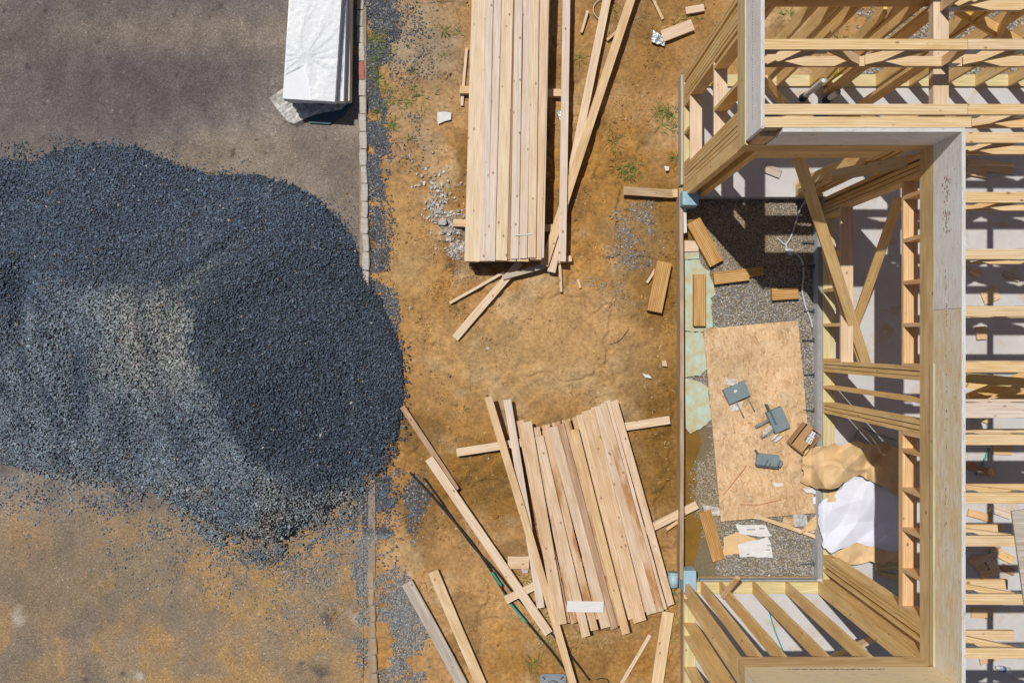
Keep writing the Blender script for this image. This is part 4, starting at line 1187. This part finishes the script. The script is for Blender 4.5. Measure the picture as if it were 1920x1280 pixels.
# ------------------------------------------------------------------ wrapped foam stack
ft = .105
tops = [((532, 186), (648, 190), .13), ((545, 188), (655, 192), .235), ((537, 187), (645, 191), .34), ((530, 185), (627, 191), .455)]
quads = [((548, -90), (661, -90), (657, 188), (540, 187), .14), ((546, -90), (658, -90), (655, 189), (538, 188), .245), ((546, -90), (652, -90), (644, 190), (536, 188), .35), ((548, -90), (646, -90), (627, 191), (530, 185), .455)]
labs = ['bottom white foam board of the film wrapped stack', 'second white foam board from the bottom of the wrapped stack', 'third white foam board, just below the top of the wrapped stack', 'topmost white foam board of the wrapped stack']
for q, lab in zip(quads, labs):
    z = q[4]; mb = MB(); mb.prism([tuple(P(*p, z)[:2]) for p in q[:4]], z - ft + .001, z)
    o = centred(mb, 'foam_board', M_foam if z > .3 else M_foamside); tag(o, lab, 'foam board', 'foam boards of the wrapped stack')
mb = MB(); mb.prism([tuple(P(*p, .03)[:2]) for p in ((560, 120), (660, 120), (660, 195), (640, 218), (618, 233), (580, 231), (562, 205))], .004, .032)
tag(centred(mb, 'blue_board', M_bluebd), 'dark blue board under the lower end of the wrapped foam stack', 'board')

def film_z(px, py):
    a = np.arctan2(py - 105, px - 572); d = np.hypot(px - 572, py - 105)
    rays = (1 - np.abs(((a * 1.9 + .6 * np.sin(a * 2 + d / 70)) % 1) - .5) * 2) ** 3
    return .459 + .012 * rays * np.clip(d / 25, 0, 1) * np.exp(-d / 110) + .020 * creases(px, py * .55, 61, 4, (38, 90)) + .0022 * creases(px, py, 63, 4, (9, 16)) + .016 * np.exp(-(d / 9) ** 2)
o = sheet('plastic_film', [(547, -90), (646, -90)], [(533, 140), (556, 128), (568, 122), (577, 150), (582, 186), (628, 191)], [(547, -90), (533, 140)], [(646, -90), (628, 191)], film_z, M_film, 80, 150, flat=True)
tag(o, 'creased translucent plastic film over the top of the white foam stack', 'plastic film')
def filmb(px, py): return .045 + .035 * creases(px, py, 71, 5, (12, 34)) + .02 * creases(px, py, 72, 5, (5, 11)) + .05 * smooth(200, 172, py)
o = sheet('plastic_film', [(530, 166), (548, 186), (600, 196), (656, 190)], [(520, 205), (540, 228), (552, 232), (556, 212)], [(530, 166), (505, 184), (520, 205)], [(656, 190), (640, 206), (600, 212), (556, 212)], filmb, M_film2, 60, 40)
tag(o, 'crumpled loose film trailing on the asphalt at the foot of foam stack', 'plastic film')

# ------------------------------------------------------------------ OSB sheet and the things on it
ca, sa = math.cos(OSB_ANG), math.sin(OSB_ANG)
def osb(u, w, z=.05): return P(1319 + u * ca + w * sa, 617 - u * sa + w * ca, z)
mb = MB(); a, b, c, d = osb(0, 0), osb(178, 0), osb(176, 362), osb(0, 362)
M_, L_ = basis((a + b) / 2, (c + d) / 2, (1, 0, 0))
M_.translation.z = .041
mb.box(L_, (b - a).length, .018); o = mb.obj('osb_sheet', M_osb, None, False, M_); tag(o, 'large tan strand board sheet lying on gravel in the recess', 'sheet')
ZO = .0505

def flat_rect(mb, cx, cy, L, Wd, ang, z0, z1):
    c = P(cx, cy, z1); M = Matrix.Translation((c.x, c.y, (z0 + z1) / 2)) @ Matrix.Rotation(ang, 4, 'Z')
    mb.box(L, Wd, z1 - z0, M=M); return M
# first junction box, upside down with two rods
e = empty('junction_box', P(1382, 735, ZO)); tag(e, 'grey-blue metal box with two thin rods and a white sticker, topmost on the strand board', 'box', 'grey metal boxes on the strand board')
mb = MB(); flat_rect(mb, 1382, 736, .285, .19, math.radians(24), ZO, ZO + .075); centred(mb, 'body', M_box, e)
mb = MB(); flat_rect(mb, 1379, 733, .036, .03, math.radians(18), ZO + .0755, ZO + .077); centred(mb, 'sticker', M_paper, e)
for (a, b) in (((1382, 756), (1395, 783)), ((1402, 745), (1415, 771))):
    mb = MB(); mb.cyl(P(*a, ZO + .03), P(*b, ZO + .012), .008, n=8); centred(mb, 'rod', M_conduit, e, True)
for i in range(6):
    mb = MB(); p = P(1366 + i * 7, 738 - i * 2 + (i % 2) * 9, ZO + .0755); mb.cyl(p, p + Vector((0, 0, .002)), .004, n=8); centred(mb, 'screw_hole', M_boxd, e)
e = empty('junction_box', P(1460, 788, ZO)); tag(e, 'grey-blue metal box with two grey conduit stubs, beside the cardboard box', 'box', 'grey metal boxes on the strand board')
mb = MB(); flat_rect(mb, 1460, 787, .20, .275, math.radians(24), ZO, ZO + .085); centred(mb, 'body', M_box, e)
mb = MB(); flat_rect(mb, 1447, 777, .02, .27, math.radians(24), ZO, ZO + .095); centred(mb, 'lid_edge', M_boxd, e)
for (a, b) in (((1446, 785), (1416, 801)), ((1458, 801), (1427, 820))):
    mb = MB(); mb.cyl(P(*a, ZO + .03), P(*b, ZO + .022), .020, n=12); centred(mb, 'conduit_stub', M_conduit, e, True)
for i in range(6):
    mb = MB(); p = P(1452 + (i % 2) * 12 + i * 2, 774 + i * 5, ZO + .0855); mb.cyl(p, p + Vector((0, 0, .002)), .004, n=8); centred(mb, 'screw_hole', M_boxd, e)
e = empty('bracket_box', P(1440, 864, ZO)); tag(e, 'grey-blue open metal bracket with two folded tabs, lowest on the strand board', 'bracket', 'grey metal boxes on the strand board')
mb = MB(); flat_rect(mb, 1440, 862, .275, .14, math.radians(-6), ZO, ZO + .05); centred(mb, 'body', M_box, e)
mb = MB(); flat_rect(mb, 1440, 875, .28, .02, math.radians(-6), ZO, ZO + .075); centred(mb, 'flange', M_boxd, e)
for cx in (1433, 1456):
    mb = MB(); c = P(cx, 865, 0); M = Matrix.Translation((c.x, c.y, ZO + .085)) @ Matrix.Rotation(math.radians(-30), 4, 'Z'); mb.box(.03, .075, .07, M=M); centred(mb, 'tab', M_box, e)
mb = MB(); flat_rect(mb, 1420, 848, .02, .06, .5, ZO, ZO + .06); centred(mb, 'hook', M_boxd, e)

# cardboard box with packets
e = empty('cardboard_box', P(1503, 822, ZO)); tag(e, 'open brown cardboard box at the right edge of the strand board', 'box')
ang = math.radians(52); cb = P(1503, 821, ZO)
MM = Matrix.Translation(cb) @ Matrix.Rotation(ang, 4, 'Z')
bl, bw, bh = .32, .24, .14
mb = MB(); mb.box(bl, bw, .006, (0, 0, .003), MM); centred(mb, 'bottom', M_card, e)
for (sx, sy, cx, cy) in ((bl, .007, 0, bw / 2), (bl, .007, 0, -bw / 2), (.007, bw - .014, bl / 2, 0), (.007, bw - .014, -bl / 2, 0)):
    mb = MB(); mb.box(sx, sy, bh, (cx, cy, .006 + bh / 2), MM); centred(mb, 'side_panel', M_card, e)
mb = MB(); mb.box(bl - .01, .085, .006, (0, bw / 2 - .052, bh + .012), MM @ Matrix.Rotation(.06, 4, 'X')); centred(mb, 'flap', M_card, e)
mb = MB(); mb.box(bl * .42, .075, .006, (-bl * .27, -.03, bh + .010), MM @ Matrix.Rotation(-.05, 4, 'X')); centred(mb, 'flap', M_card, e)
mb = MB(); mb.box(.012, .05, .004, (-.05, .07, bh + .020), MM)
for i, (lx, ly) in enumerate(((.06, -.035), (.10, -.03), (.005, -.05))):
    mb = MB(); mb.box(.07, .11 - .02 * i, .03, (lx, ly, .075 + .022 * i), MM @ Matrix.Rotation(.1 * i, 4, 'Z'))
    o = centred(mb, 'packet', M_paper if i != 1 else M_white); tag(o, ['white packet deepest in the cardboard box', 'pale packet at the far end of the cardboard box', 'white packet on top in the cardboard box'][i], 'packet', 'packets in the cardboard box')
    b = MB(); b.box(.045, .008, .002, (lx, ly + .012, .0915 + .022 * i), MM @ Matrix.Rotation(.1 * i, 4, 'Z')); b.box(.045, .008, .002, (lx, ly - .02, .0915 + .022 * i), MM @ Matrix.Rotation(.1 * i, 4, 'Z')); centred(b, 'printed_band', M_print, o)

# plastic bags, bottles of sealant and small litter on the sheet
def crumple(name, pts, z0, amp, mat, label, cat, nu=18, nv=18, sc=9, group=None, seed=None):
    """four pixel corners, crumpled"""
    a, b, c, d = pts
    sd = seed or rnd.randint(1, 900)
    o = sheet(name, [a, b], [d, c], [a, d], [b, c], lambda x, y: z0 + amp * (.7 * creases(x, y, sd, 5, (6, 20)) + .3 * np.abs(fbm(x, y, sc, sd, 3) - .45) * 2), mat, nu, nv, torn=1.6, flat=True)
    return tag(o, label, cat, group)
crumple('plastic_bag', [(1362, 708), (1384, 712), (1382, 724), (1358, 720)], ZO + .004, .05, M_film, 'small clear bag tucked behind the box with two thin rods', 'plastic bag')
crumple('plastic_bag', [(1368, 755), (1394, 752), (1390, 768), (1370, 772)], ZO + .004, .04, M_film, 'small clear bag under the box with two thin rods', 'plastic bag')
crumple('plastic_bag', [(1434, 803), (1450, 795), (1448, 812), (1430, 818)], ZO + .02, .05, M_film, 'clear bag draped over the conduit stub', 'plastic bag')
for i, (cx, cy, an) in enumerate(((1453, 818, .75), (1460, 822, .65))):
    mb = MB(); p = P(cx, cy, ZO + .02); d = Vector((math.cos(an), math.sin(an), 0)) * .05
    mb.cyl(p - d, p + d, .017, n=12); mb.cyl(p - d, p - d * 1.35, .009, .006, n=10)
    o = centred(mb, 'small_bottle', M_paper, None, True); tag(o, ['white bottle nearer the plastic bag below the conduit box', 'white bottle nearer the cardboard box below the conduit box'][i], 'bottle', 'white bottles')
    b = MB(); b.cyl(p + d * 1.0, p + d * 1.25, .0175, n=12); centred(b, 'cap', M_yellow, o, True)
for i, (a, b, lab) in enumerate((((1356, 928), (1400, 872), 'longer slanting rusty strip on the lower left of the strand board'), ((1364, 918), (1395, 880), 'shorter rusty strip alongside the slanting one'), ((1390, 945), (1418, 947), 'rusty strip left half of the bent line near the lower edge of strand board'), ((1418, 947), (1466, 936), 'rusty strip right half of the bent line near the lower edge of strand board'))):
    mb = MB(); mb.cyl(P(*a, ZO + .006), P(*b, ZO + .006), .005, n=6); tag(centred(mb, 'metal_strip', M_copper), lab, 'strip', 'rusty strips on the strand board')
crumple('paper_scrap', [(1450, 905), (1470, 906), (1468, 911), (1452, 911)], ZO + .002, .008, M_paper, 'thin white paper scrap near the middle bottom of the strand board', 'paper scrap')
crumple('paper_scrap', [(1414, 962), (1428, 966), (1424, 974), (1412, 971)], ZO + .002, .01, M_paper, 'white paper scrap at the lower edge of the strand board', 'paper scrap')

# kraft paper and white sheet spilling through the door opening
def drape(px, py):
    b = .06 + (.215 - .06) * smooth(1518, 1548, px)
    return b
def kz(px, py): return drape(px, py) + .34 * (creases(px, py, 4, 4, (55, 120)) - .35) + .035 * creases(px, py, 9, 4, (22, 40)) + .09 * blob(px, py, 1560, 890, 45, 28, .6) + .03 * np.maximum(0, 1 - np.abs((py - 866 - .12 * (px - 1530) - 6 * np.sin(px / 14)) / 7))
o = sheet('kraft_paper', [(1508, 846), (1535, 836), (1575, 834), (1606, 828), (1650, 834), (1690, 838)], [(1500, 905), (1528, 912), (1560, 915), (1600, 899), (1612, 893), (1646, 904), (1692, 935)], [(1508, 846), (1502, 868), (1506, 890), (1500, 905)], [(1690, 838), (1696, 880), (1692, 935)], kz, M_kraft, 110, 70, torn=4, flat=True)
tag(o, 'upper crumpled brown kraft paper sheet spilling through the door opening', 'paper')
def wz(px, py): return drape(px, py) - .012 + .17 * creases(px, py, 21, 4, (60, 150)) + .010 * creases(px, py, 23, 5, (18, 40))
o = sheet('white_sheet', [(1537, 944), (1560, 925), (1590, 902), (1610, 896), (1646, 905), (1700, 938)], [(1556, 1036), (1580, 1025), (1610, 1022), (1650, 1030), (1700, 1045)], [(1537, 944), (1533, 980), (1542, 1018), (1556, 1036)], [(1700, 938), (1702, 1045)], wz, M_white, 90, 70, torn=5, flat=True)
tag(o, 'large bluish white plastic sheet spread over the door sill', 'sheet')
def k2z(px, py): return drape(px, py) + .02 + .14 * creases(px, py, 31, 4, (40, 90)) + .015 * creases(px, py, 33, 4, (14, 24))
o = sheet('kraft_paper', [(1558, 1040), (1585, 1024), (1610, 1016), (1650, 1026), (1700, 1040)], [(1572, 1048), (1590, 1057), (1640, 1052), (1700, 1058)], [(1558, 1040), (1572, 1048)], [(1700, 1040), (1700, 1058)], k2z, M_kraft, 80, 30, torn=4, flat=True)
tag(o, 'lower folded brown kraft paper below the white sheet', 'paper')
crumple('kraft_scrap', [(1532, 962), (1538, 990), (1498, 1000), (1510, 984)], .07, .07, M_kraft, 'kraft paper corner pointing left from the white sheet', 'paper scrap')
crumple('kraft_scrap', [(1555, 922), (1575, 920), (1572, 940), (1552, 940)], .27, .03, M_kraft, 'small kraft scrap on the torn corner of the white sheet', 'paper scrap')
crumple('torn_paper', [(1505, 915), (1545, 912), (1548, 925), (1512, 923)], .075, .03, M_paper, 'torn white strip at the edge of the strand board next to kraft paper', 'paper scrap')
crumple('torn_paper', [(1523, 930), (1542, 928), (1541, 942), (1524, 945)], .07, .03, M_paper, 'small printed white scrap left of the white sheet', 'paper scrap')
lumber('wood_strip', (1414, 966), (1536, 1008), .07, .045, .018, M_fir, 'thin lath sloping down under the lower edge of strand board', 'strip')
lumber('board_offcut', (1468, 975), (1490, 982), .03, .11, .01, M_osb, 'strand board scrap at the lower edge of the big sheet', 'offcut', 'loose offcuts')
lumber('wood_strip', (1512, 992), (1540, 1003), .05, .03, .015, M_spf, 'short lath under the kraft paper corner', 'strip')
crumple('plastic_bag', [(1486, 966), (1512, 964), (1514, 984), (1490, 986)], .02, .06, M_film, 'clear bag on gravel right below the strand board', 'plastic bag')
crumple('plastic_bag', [(1318, 945), (1348, 950), (1350, 966), (1322, 968)], .02, .07, M_film2, 'greyish clear bag above the yellow offcut by the puddle', 'plastic bag')

# torn printed papers
o = crumple('torn_paper', [(1380, 982), (1435, 984), (1448, 1006), (1388, 1002)], .03, .02, M_paper, 'torn printed white paper below the strand board, upper piece', 'paper')
o = crumple('torn_paper', [(1384, 1020), (1440, 1006), (1450, 1044), (1388, 1044)], .028, .02, M_paper, 'torn printed white paper below the strand board, lower piece', 'paper')
o = crumple('cardboard_scrap', [(1358, 1006), (1388, 996), (1392, 1036), (1356, 1040)], .016, .01, M_kraft, 'tan cardboard scrap left of the torn papers', 'cardboard')
o = crumple('cardboard_scrap', [(1386, 998), (1424, 1012), (1420, 1026), (1386, 1022)], .022, .006, M_kraft, 'tan cardboard between the torn papers', 'cardboard')
for i, (x0, y0, w) in enumerate(((1400, 992, 16), (1424, 990, 10), (1400, 1038, 5), (1438, 1022, 8), (1436, 1030, 8))):
    mb = MB(); mb.box(w / 150, .007, .002, tuple(P(x0 + w / 2, y0, .062))); centred(mb, 'printed_line', M_print); 
    ob = bpy.context.scene.objects[-1]; 
PRINT = [x for x in COL.objects if x.name.startswith('printed_line')]
pap = [x for x in COL.objects if x.name.startswith('torn_paper')]
for x in PRINT:
    w = WORLD[x.name]; par = pap[-2] if w.translation.y > gy(1010) else pap[-1]
    place(x, w, par)

# mint foam scraps and the blocks beside them
def slabpoly(name, pts, z0, z1, mat, label, cat, group=None, rag=0.0):
    if rag:
        q = []
        for i in range(len(pts)):
            a = pts[i]; b = pts[(i + 1) % len(pts)]; m = max(1, int(math.hypot(b[0] - a[0], b[1] - a[1]) / 6))
            for k in range(m):
                x_ = a[0] + (b[0] - a[0]) * k / m; y_ = a[1] + (b[1] - a[1]) * k / m
                q.append((x_ + (rnd.uniform(-rag, rag) if x_ > 1287 else 0), y_ + rnd.uniform(-rag, rag)))
        pts = q
    mb = MB(); mb.prism([tuple(P(*p, z1)[:2]) for p in pts], z0, z1); return tag(centred(mb, name, mat), label, cat, group)
GF = 'mint foam scraps along the form board'
slabpoly('foam_scrap', [(1284, 487), (1312, 488), (1318, 500), (1330, 508), (1342, 553), (1334, 560), (1336, 612), (1318, 621), (1300, 621), (1284, 621)], .012, .035, M_mint, 'mint foam scrap under the upright yellow offcut', 'foam scrap', GF, rag=1.6)
slabpoly('foam_scrap', [(1284, 622.5), (1304, 622.5), (1317, 622.5), (1324, 655), (1326, 690), (1312, 704), (1284, 708)], .012, .028, M_mint, 'mint foam scrap touching the upper left of the strand board', 'foam scrap', GF, rag=1.6)
slabpoly('foam_scrap', [(1284, 709), (1310, 714), (1328, 726), (1334, 786), (1318, 800), (1296, 813), (1286, 802)], .012, .034, M_mint, 'mint foam scrap with a pointed lower end', 'foam scrap', GF, rag=1.6)
slabpoly('foam_scrap', [(1283, 474), (1311, 472), (1311, 485), (1283, 486)], .012, .05, M_mint, 'small pale mint block below the pink wood block', 'foam scrap', GF)
slabpoly('wood_block', [(1282, 451), (1309, 452), (1310, 471), (1282, 472)], .012, .05, M_spf, 'short pinkish wood block beside the form board in the puddle', 'block')
slabpoly('trim_strip', [(1281, 370), (1286, 370), (1288, 436), (1282, 437)], .012, .17, M_paper, 'white trim strip standing in the puddle by the form board', 'strip')
mb = MB(); mb.cyl(P(1297, 360, .13), P(1298, 392, .06), .03, .026, n=14); tag(centred(mb, 'pipe_stub', M_conduit, None, True), 'short grey pipe stub sticking out below the blue corner membrane', 'pipe')

# white cable in the recess
def cable(name, pts, r, mat, label, cat, z=.03, group=None, n=7, zs=None):
    a = resample(pts, max(16, len(pts) * 5))
    k = np.ones(5) / 5
    b = np.stack([np.convolve(np.pad(a[:, i], 2, 'edge'), k, 'valid') for i in (0, 1)], 1)
    zz = np.full(len(b), z) if zs is None else np.interp(np.linspace(0, 1, len(b)), np.linspace(0, 1, len(zs)), zs)
    mb = MB(); mb.tube([P(x, y, h) for (x, y), h in zip(b, zz)], r, n)
    return tag(centred(mb, name, mat, None, True), label, cat, group)
cable('cable', [(1518, 362), (1500, 392), (1490, 424), (1481, 450), (1470, 462), (1463, 448), (1455, 447)], .010, M_cable, 'pale cable dropping from the frame into the shaded gravel', 'cable', zs=[.25, .12, .05, .03, .03, .03, .03])
cable('cable', [(1474, 455), (1473, 465), (1480, 476), (1490, 472), (1498, 480), (1506, 492), (1507, 520), (1503, 542), (1510, 575), (1519, 595), (1524, 616)], .012, M_cable, 'pale cable running down the gravel from the knot toward strand board', 'cable', z=.035)
crumple('plastic_scrap', [(1471, 464), (1488, 468), (1486, 478), (1475, 476)], .03, .04, M_film, 'crumpled clear scrap at the knot of the pale cables', 'plastic scrap')
cable('straw', [(1366, 590), (1380, 598), (1392, 608)], .003, M_spf, 'dry straw on gravel above the strand board', 'straw', z=.02, n=5)
cable('straw', [(1381, 578), (1380, 590)], .003, M_spf, 'short upright dry straw above the strand board', 'straw', z=.02, n=5)

# black hoses with teal tape
o1 = cable('hose', [(765, 882), (800, 918), (852, 978), (880, 1010), (905, 1046), (925, 1076), (952, 1122), (990, 1168), (1038, 1224), (1064, 1262)], .0125, M_black, 'black hose with teal tape running diagonally to the base plate', 'hose', z=.04, group='black hoses')
o2 = cable('hose', [(790, 890), (815, 922), (850, 975), (890, 1030), (922, 1060), (970, 1122), (1034, 1186), (1068, 1226), (1110, 1280)], .0095, M_black, 'thinner black hose passing under the long yellow board', 'hose', z=.04, group='black hoses')
for pts in ([(923, 1072), (932, 1086), (941, 1098)], [(947, 1114), (953, 1123)], [(958, 1132), (972, 1148), (988, 1167)]):
    mb = MB(); mb.tube([P(x, y, .042) for x, y in resample(pts, 8)], .0145, 8); t = centred(mb, 'tape', M_teal, o1, True)
cable('wire', [(1124, 38), (1113, 26), (1112, 12), (1120, 2), (1135, -6)], .006, M_cable, 'loop of thin grey wire by the crossed boards at the top edge', 'wire', z=.02, n=5)
cable('wire', [(1140, 645), (1160, 640), (1180, 612)], .004, M_brown, 'thin dark twig on the bare soil in the middle', 'twig', z=.02, n=5)
cable('wire', [(1118, 1275), (1120, 1271), (1140, 1272), (1142, 1285)], .006, M_black, 'small bent dark wire at the bottom edge', 'wire', z=.02, n=5)

# metal things
mb = MB()
c = coons([(1222, 62), (1250, 74)], [(1226, 80), (1247, 88)], [(1222, 62), (1226, 80)], [(1250, 74), (1247, 88)], 12, 10)
o = crumple('metal_sheet', [(1226, 57), (1250, 72), (1246, 87), (1221, 78)], .03, .05, M_steel, 'bent galvanised metal sheet beside a pale offcut near the top', 'metal sheet')
crumple('metal_sheet', [(1044, 208), (1052, 209), (1054, 228), (1050, 226)], .03, .03, M_steel, 'narrow metal scrap left of the single long board', 'metal sheet')
e = empty('base_plate', P(1037, 1275, .02)); tag(e, 'grey steel base plate with slots and a round socket at the bottom edge', 'base plate')
mb = MB(); pts = [(1016, 1263), (1058, 1263), (1061, 1266), (1061, 1306), (1058, 1309), (1016, 1309), (1013, 1306), (1013, 1266)]
mb.prism([tuple(P(*p, .03)[:2]) for p in pts], .01, .03); centred(mb, 'plate', M_plate, e)
mb = MB(); p = P(1037, 1287, .03); mb.cyl(p, p + Vector((0, 0, .035)), .085, .07, n=24); centred(mb, 'socket_ring', M_plate, e, True)
mb = MB(); mb.cyl(p + Vector((0, 0, .0355)), p + Vector((0, 0, .037)), .045, n=24); centred(mb, 'socket_hole', M_black, e)
for (x, y, an) in ((1020, 1270, -.8), (1054, 1270, .8), (1020, 1302, .8), (1054, 1302, -.8)):
    mb = MB(); q = P(x, y, .0305); mb.box(.05, .014, .002, M=Matrix.Translation(q) @ Matrix.Rotation(an, 4, 'Z')); centred(mb, 'slot', M_black, e)
e = empty('plastic_cup', P(1263, 1086, 0)); tag(e, 'light blue plastic cup lying between the fanned stack and the form board', 'cup')
mb = MB(); mb.cyl(P(1263, 1099, .066), P(1262, 1076, .066), .06, .064, n=20); centred(mb, 'body', M_bluecup, e, True)
mb = MB(); mb.cyl(P(1262, 1075.5, .066), P(1262, 1073, .066), .069, n=20); centred(mb, 'lip', M_bluecup, e, True)

# paper litter on soil
GP = 'paper litter on the soil'
o = crumple('paper_scrap', [(821, 210), (846, 211), (845, 224), (822, 232)], .03, .008, M_paper, 'torn white paper on the soil left of the upper stack', 'paper scrap', group=GP)
o = crumple('paper_scrap', [(1206, 700), (1216, 703), (1222, 710), (1210, 708)], .03, .02, M_paper, 'tiny white scrap on soil in the middle near the form board', 'paper scrap', group=GP)
crumple('paper_scrap', [(1241, 677), (1248, 676), (1250, 687), (1241, 687)], .03, .02, M_spf, 'tan chip of bark near the form board', 'chip')
crumple('paper_scrap', [(1246, 310), (1255, 312), (1254, 320), (1248, 320)], .03, .02, M_paper, 'small white scrap by grass near the upper wing', 'paper scrap', group=GP)
crumple('paper_scrap', [(978, 1064), (991, 1066), (990, 1074), (980, 1074)], .03, .03, M_film, 'pale scrap under the short pinkish offcut', 'paper scrap', group=GP)
lumber('white_plank', (1540, 22), (1552, 58), .05, .12, .02, M_spf2, 'white plank offcut on the ground seen through the north studs', 'offcut')

# concrete rubble beside the upper stack
def chip(px, py, r, lab):
    r *= .62; v, f, c = stones(np.array([[gx(px), gy(py), r * .35]]), np.array([r]), np.array([[.6, .6, .6]]), flat=.4, jit=.55)
    o = mesh_obj('concrete_chip', (v - v.mean(0)).tolist(), [tuple(q) for q in f], M_rubble, None, Matrix.Translation(v.mean(0)))
    tag(o, lab, 'rubble', 'larger concrete chips left of the upper stack')
for px, py, r, lab in ((815, 350, .035, 'white concrete chip, upper of the chip trail'), (822, 398, .05, 'largest pale concrete chunk in the rubble trail'), (829, 417, .07, 'long tan concrete chunk in the middle of the rubble'), (832, 434, .04, 'flat pale concrete chip below the long tan chunk'), (844, 432, .055, 'grey concrete chunk next to the stack in the rubble'), (865, 473, .045, 'pale concrete chip at the lower end of the rubble'), (804, 387, .035, 'pale chip left of the rubble trail'), (839, 313, .03, 'lone pale chip at the top of the rubble')):
    chip(px, py, r, lab)
def rubble():
    reg = [(815, 350, 14, 14, .6), (820, 390, 20, 25, 2), (845, 425, 22, 25, 2.2), (855, 460, 18, 28, 2.2), (835, 400, 45, 70, .35), (800, 330, 35, 30, .3), (745, 300, 40, 25, .12)]
    p = scatter(1500, reg, .1, 3, (.3, .6)); n = len(p)
    r = .005 + .020 * R.random(n) ** 2.2
    base = np.array([(.54, .54, .56), (.40, .38, .35), (.48, .41, .32)])[R.integers(0, 3, n)]
    v, f, c = stones(np.column_stack([p, ground_z(p[:, 0], p[:, 1]) + r * .4]), r, base * R.uniform(.75, 1.15, n)[:, None])
    o = big_mesh('rubble', v, f, [M_stone], c); tag(o, 'pale broken concrete crumbs beside the lower left of the upper stack', 'rubble', kind='stuff')
rubble()

# ------------------------------------------------------------------ scraps inside the house
ZI = ZS
SC = 'wood scraps on the house slab'
for (a, b, w, t, m, lab) in (((1815, 306), (1902, 316), .13, .038, M_fir, 'long scrap board on the slab near the inner corner, under the trusses'),
                             ((1814, 320), (1850, 326), .10, .038, M_spf, 'short scrap beside the long scrap board near the inner corner'),
                             ((1820, 505), (1840, 515), .09, .02, M_spf, 'small pale scrap on the slab, upper of the right side scraps'),
                             ((1843, 560), (1872, 548), .16, .02, M_fir, 'square tilted scrap on the slab between two trusses'),
                             ((1840, 612), (1842, 636), .12, .038, M_fir, 'small upright scrap on the slab below the square scrap'),
                             ((1862, 838), (1898, 840), .17, .02, M_orange, 'orange brown scrap on the slab right of the teal strap'),
                             ((1818, 872), (1850, 886), .10, .038, M_brown, 'dark scrap at the foot of the teal strap'),
                             ((1855, 880), (1864, 893), .08, .038, M_fir, 'tiny block right of the dark scrap'),
                             ((1822, 1046), (1848, 1070), .12, .03, M_fir, 'scrap board left in the lower dark bay'),
                             ((1850, 1040), (1872, 1076), .11, .03, M_spf, 'scrap board crossing in the middle of the lower dark bay'),
                             ((1866, 1034), (1900, 1050), .10, .03, M_frame, 'scrap board right in the lower dark bay'),
                             ((1816, 960), (1860, 972), .09, .03, M_orange, 'orange scrap under the trusses above the lower bays'),
                             ((1858, 952), (1896, 966), .10, .03, M_spf2, 'pale scrap under the trusses beside the orange scrap'),
                             ((1822, 1148), (1862, 1152), .12, .02, M_fir, 'scrap in the second lower dark bay'),
                             ((1815, 990), (1842, 1000), .08, .03, M_fir, 'narrow scrap close to the weathered rim in the upper of the dark bays'),
                             ((1828, 1058), (1880, 1030), .06, .07, M_spf, 'long thin scrap crossing over the others in the lower dark bay'),
                             ((1838, 1078), (1870, 1072), .09, .03, M_orange, 'orange scrap at the lower side of the dark bay pile'),
                             ((1880, 1062), (1903, 1074), .08, .03, M_brown, 'dark brown scrap at the right end of the dark bay pile'),
                             ((1822, 778), (1858, 790), .07, .03, M_treated, 'greenish scrap just below the wide pale truss'),
                             ((1884, 512), (1912, 524), .07, .03, M_grey, 'grey scrap on the slab under the second truss gap at far right'),
                             ((1838, 1240), (1886, 1226), .09, .03, M_fir, 'scrap near the clear bottle at lower right'),
                             ((1648, 1010), (1690, 1004), .05, .12, M_spf2, 'pale scrap on the shaded half of the white sheet'),
                             ((1436, 315), (1464, 326), .11, .03, M_grey, 'grey scrap on the slab inside the wide opening'),
                             ((1642, 1062), (1690, 1058), .10, .03, M_treated, 'greenish scrap on the slab below the folded kraft paper'),
                             ((1652, 1076), (1694, 1084), .06, .03, M_treated, 'thin scrap on the slab behind the lower stud pack')):
    k = ZI + t + .002
    lumber('wood_scrap', a, b, k, w, t, m, lab, 'scrap', SC, bow=.0005, seg=2)
cable('strap', [(1856, 838), (1850, 852), (1836, 882), (1828, 892)], .011, M_teal, 'teal strap on the slab under the right side trusses', 'strap', z=ZI + .02)
cable('strap', [(1442, 1144), (1452, 1180), (1472, 1228)], .008, M_teal, 'teal strap on the slab inside the lower wing', 'strap', z=ZI + .015)
cable('strap', [(1858, 1032), (1848, 1046)], .012, M_teal, 'short teal strap among scraps in the lower dark bay', 'strap', z=ZI + .05)
cable('cable', [(1588, 776), (1612, 800), (1636, 822), (1660, 860)], .008, M_spf, 'tan cord leaning over the kraft paper inside the door opening', 'cord', zs=[.5, .42, .36, .34])
cable('cable', [(1604, 824), (1606, 808), (1618, 800), (1640, 812), (1684, 826)], .008, M_conduit, 'grey conduit loop on the slab behind the kraft paper', 'conduit', z=ZI + .03)
mb = MB(); p = P(1875, 1252, ZI + .04); mb.cyl(p, p + Vector((.12, -.03, 0)), .035, n=14); mb.cyl(p + Vector((-.0, 0, 0)), p + Vector((-.05, .012, 0)), .03, .014, n=14)
o = centred(mb, 'water_bottle', M_film, None, True); tag(o, 'clear plastic bottle lying on the dark slab at lower right', 'bottle')
b = MB(); b.cyl(p + Vector((.02, -.005, 0)), p + Vector((.06, -.015, 0)), .0355, n=14); centred(b, 'label_band', plain('blue_label', (.05, .16, .45), .5), o, True)
# plywood sheet over the stair opening
mb = MB(); mb.prism([tuple(P(*p, 3.222)[:2]) for p in ((1897, 958), (2060, 935), (2085, 1120), (1922, 1140))], 3.204, 3.222)
o = centred(mb, 'plywood_sheet', M_grey); tag(o, 'grey plywood sheet lying on the trusses at the right edge', 'sheet')
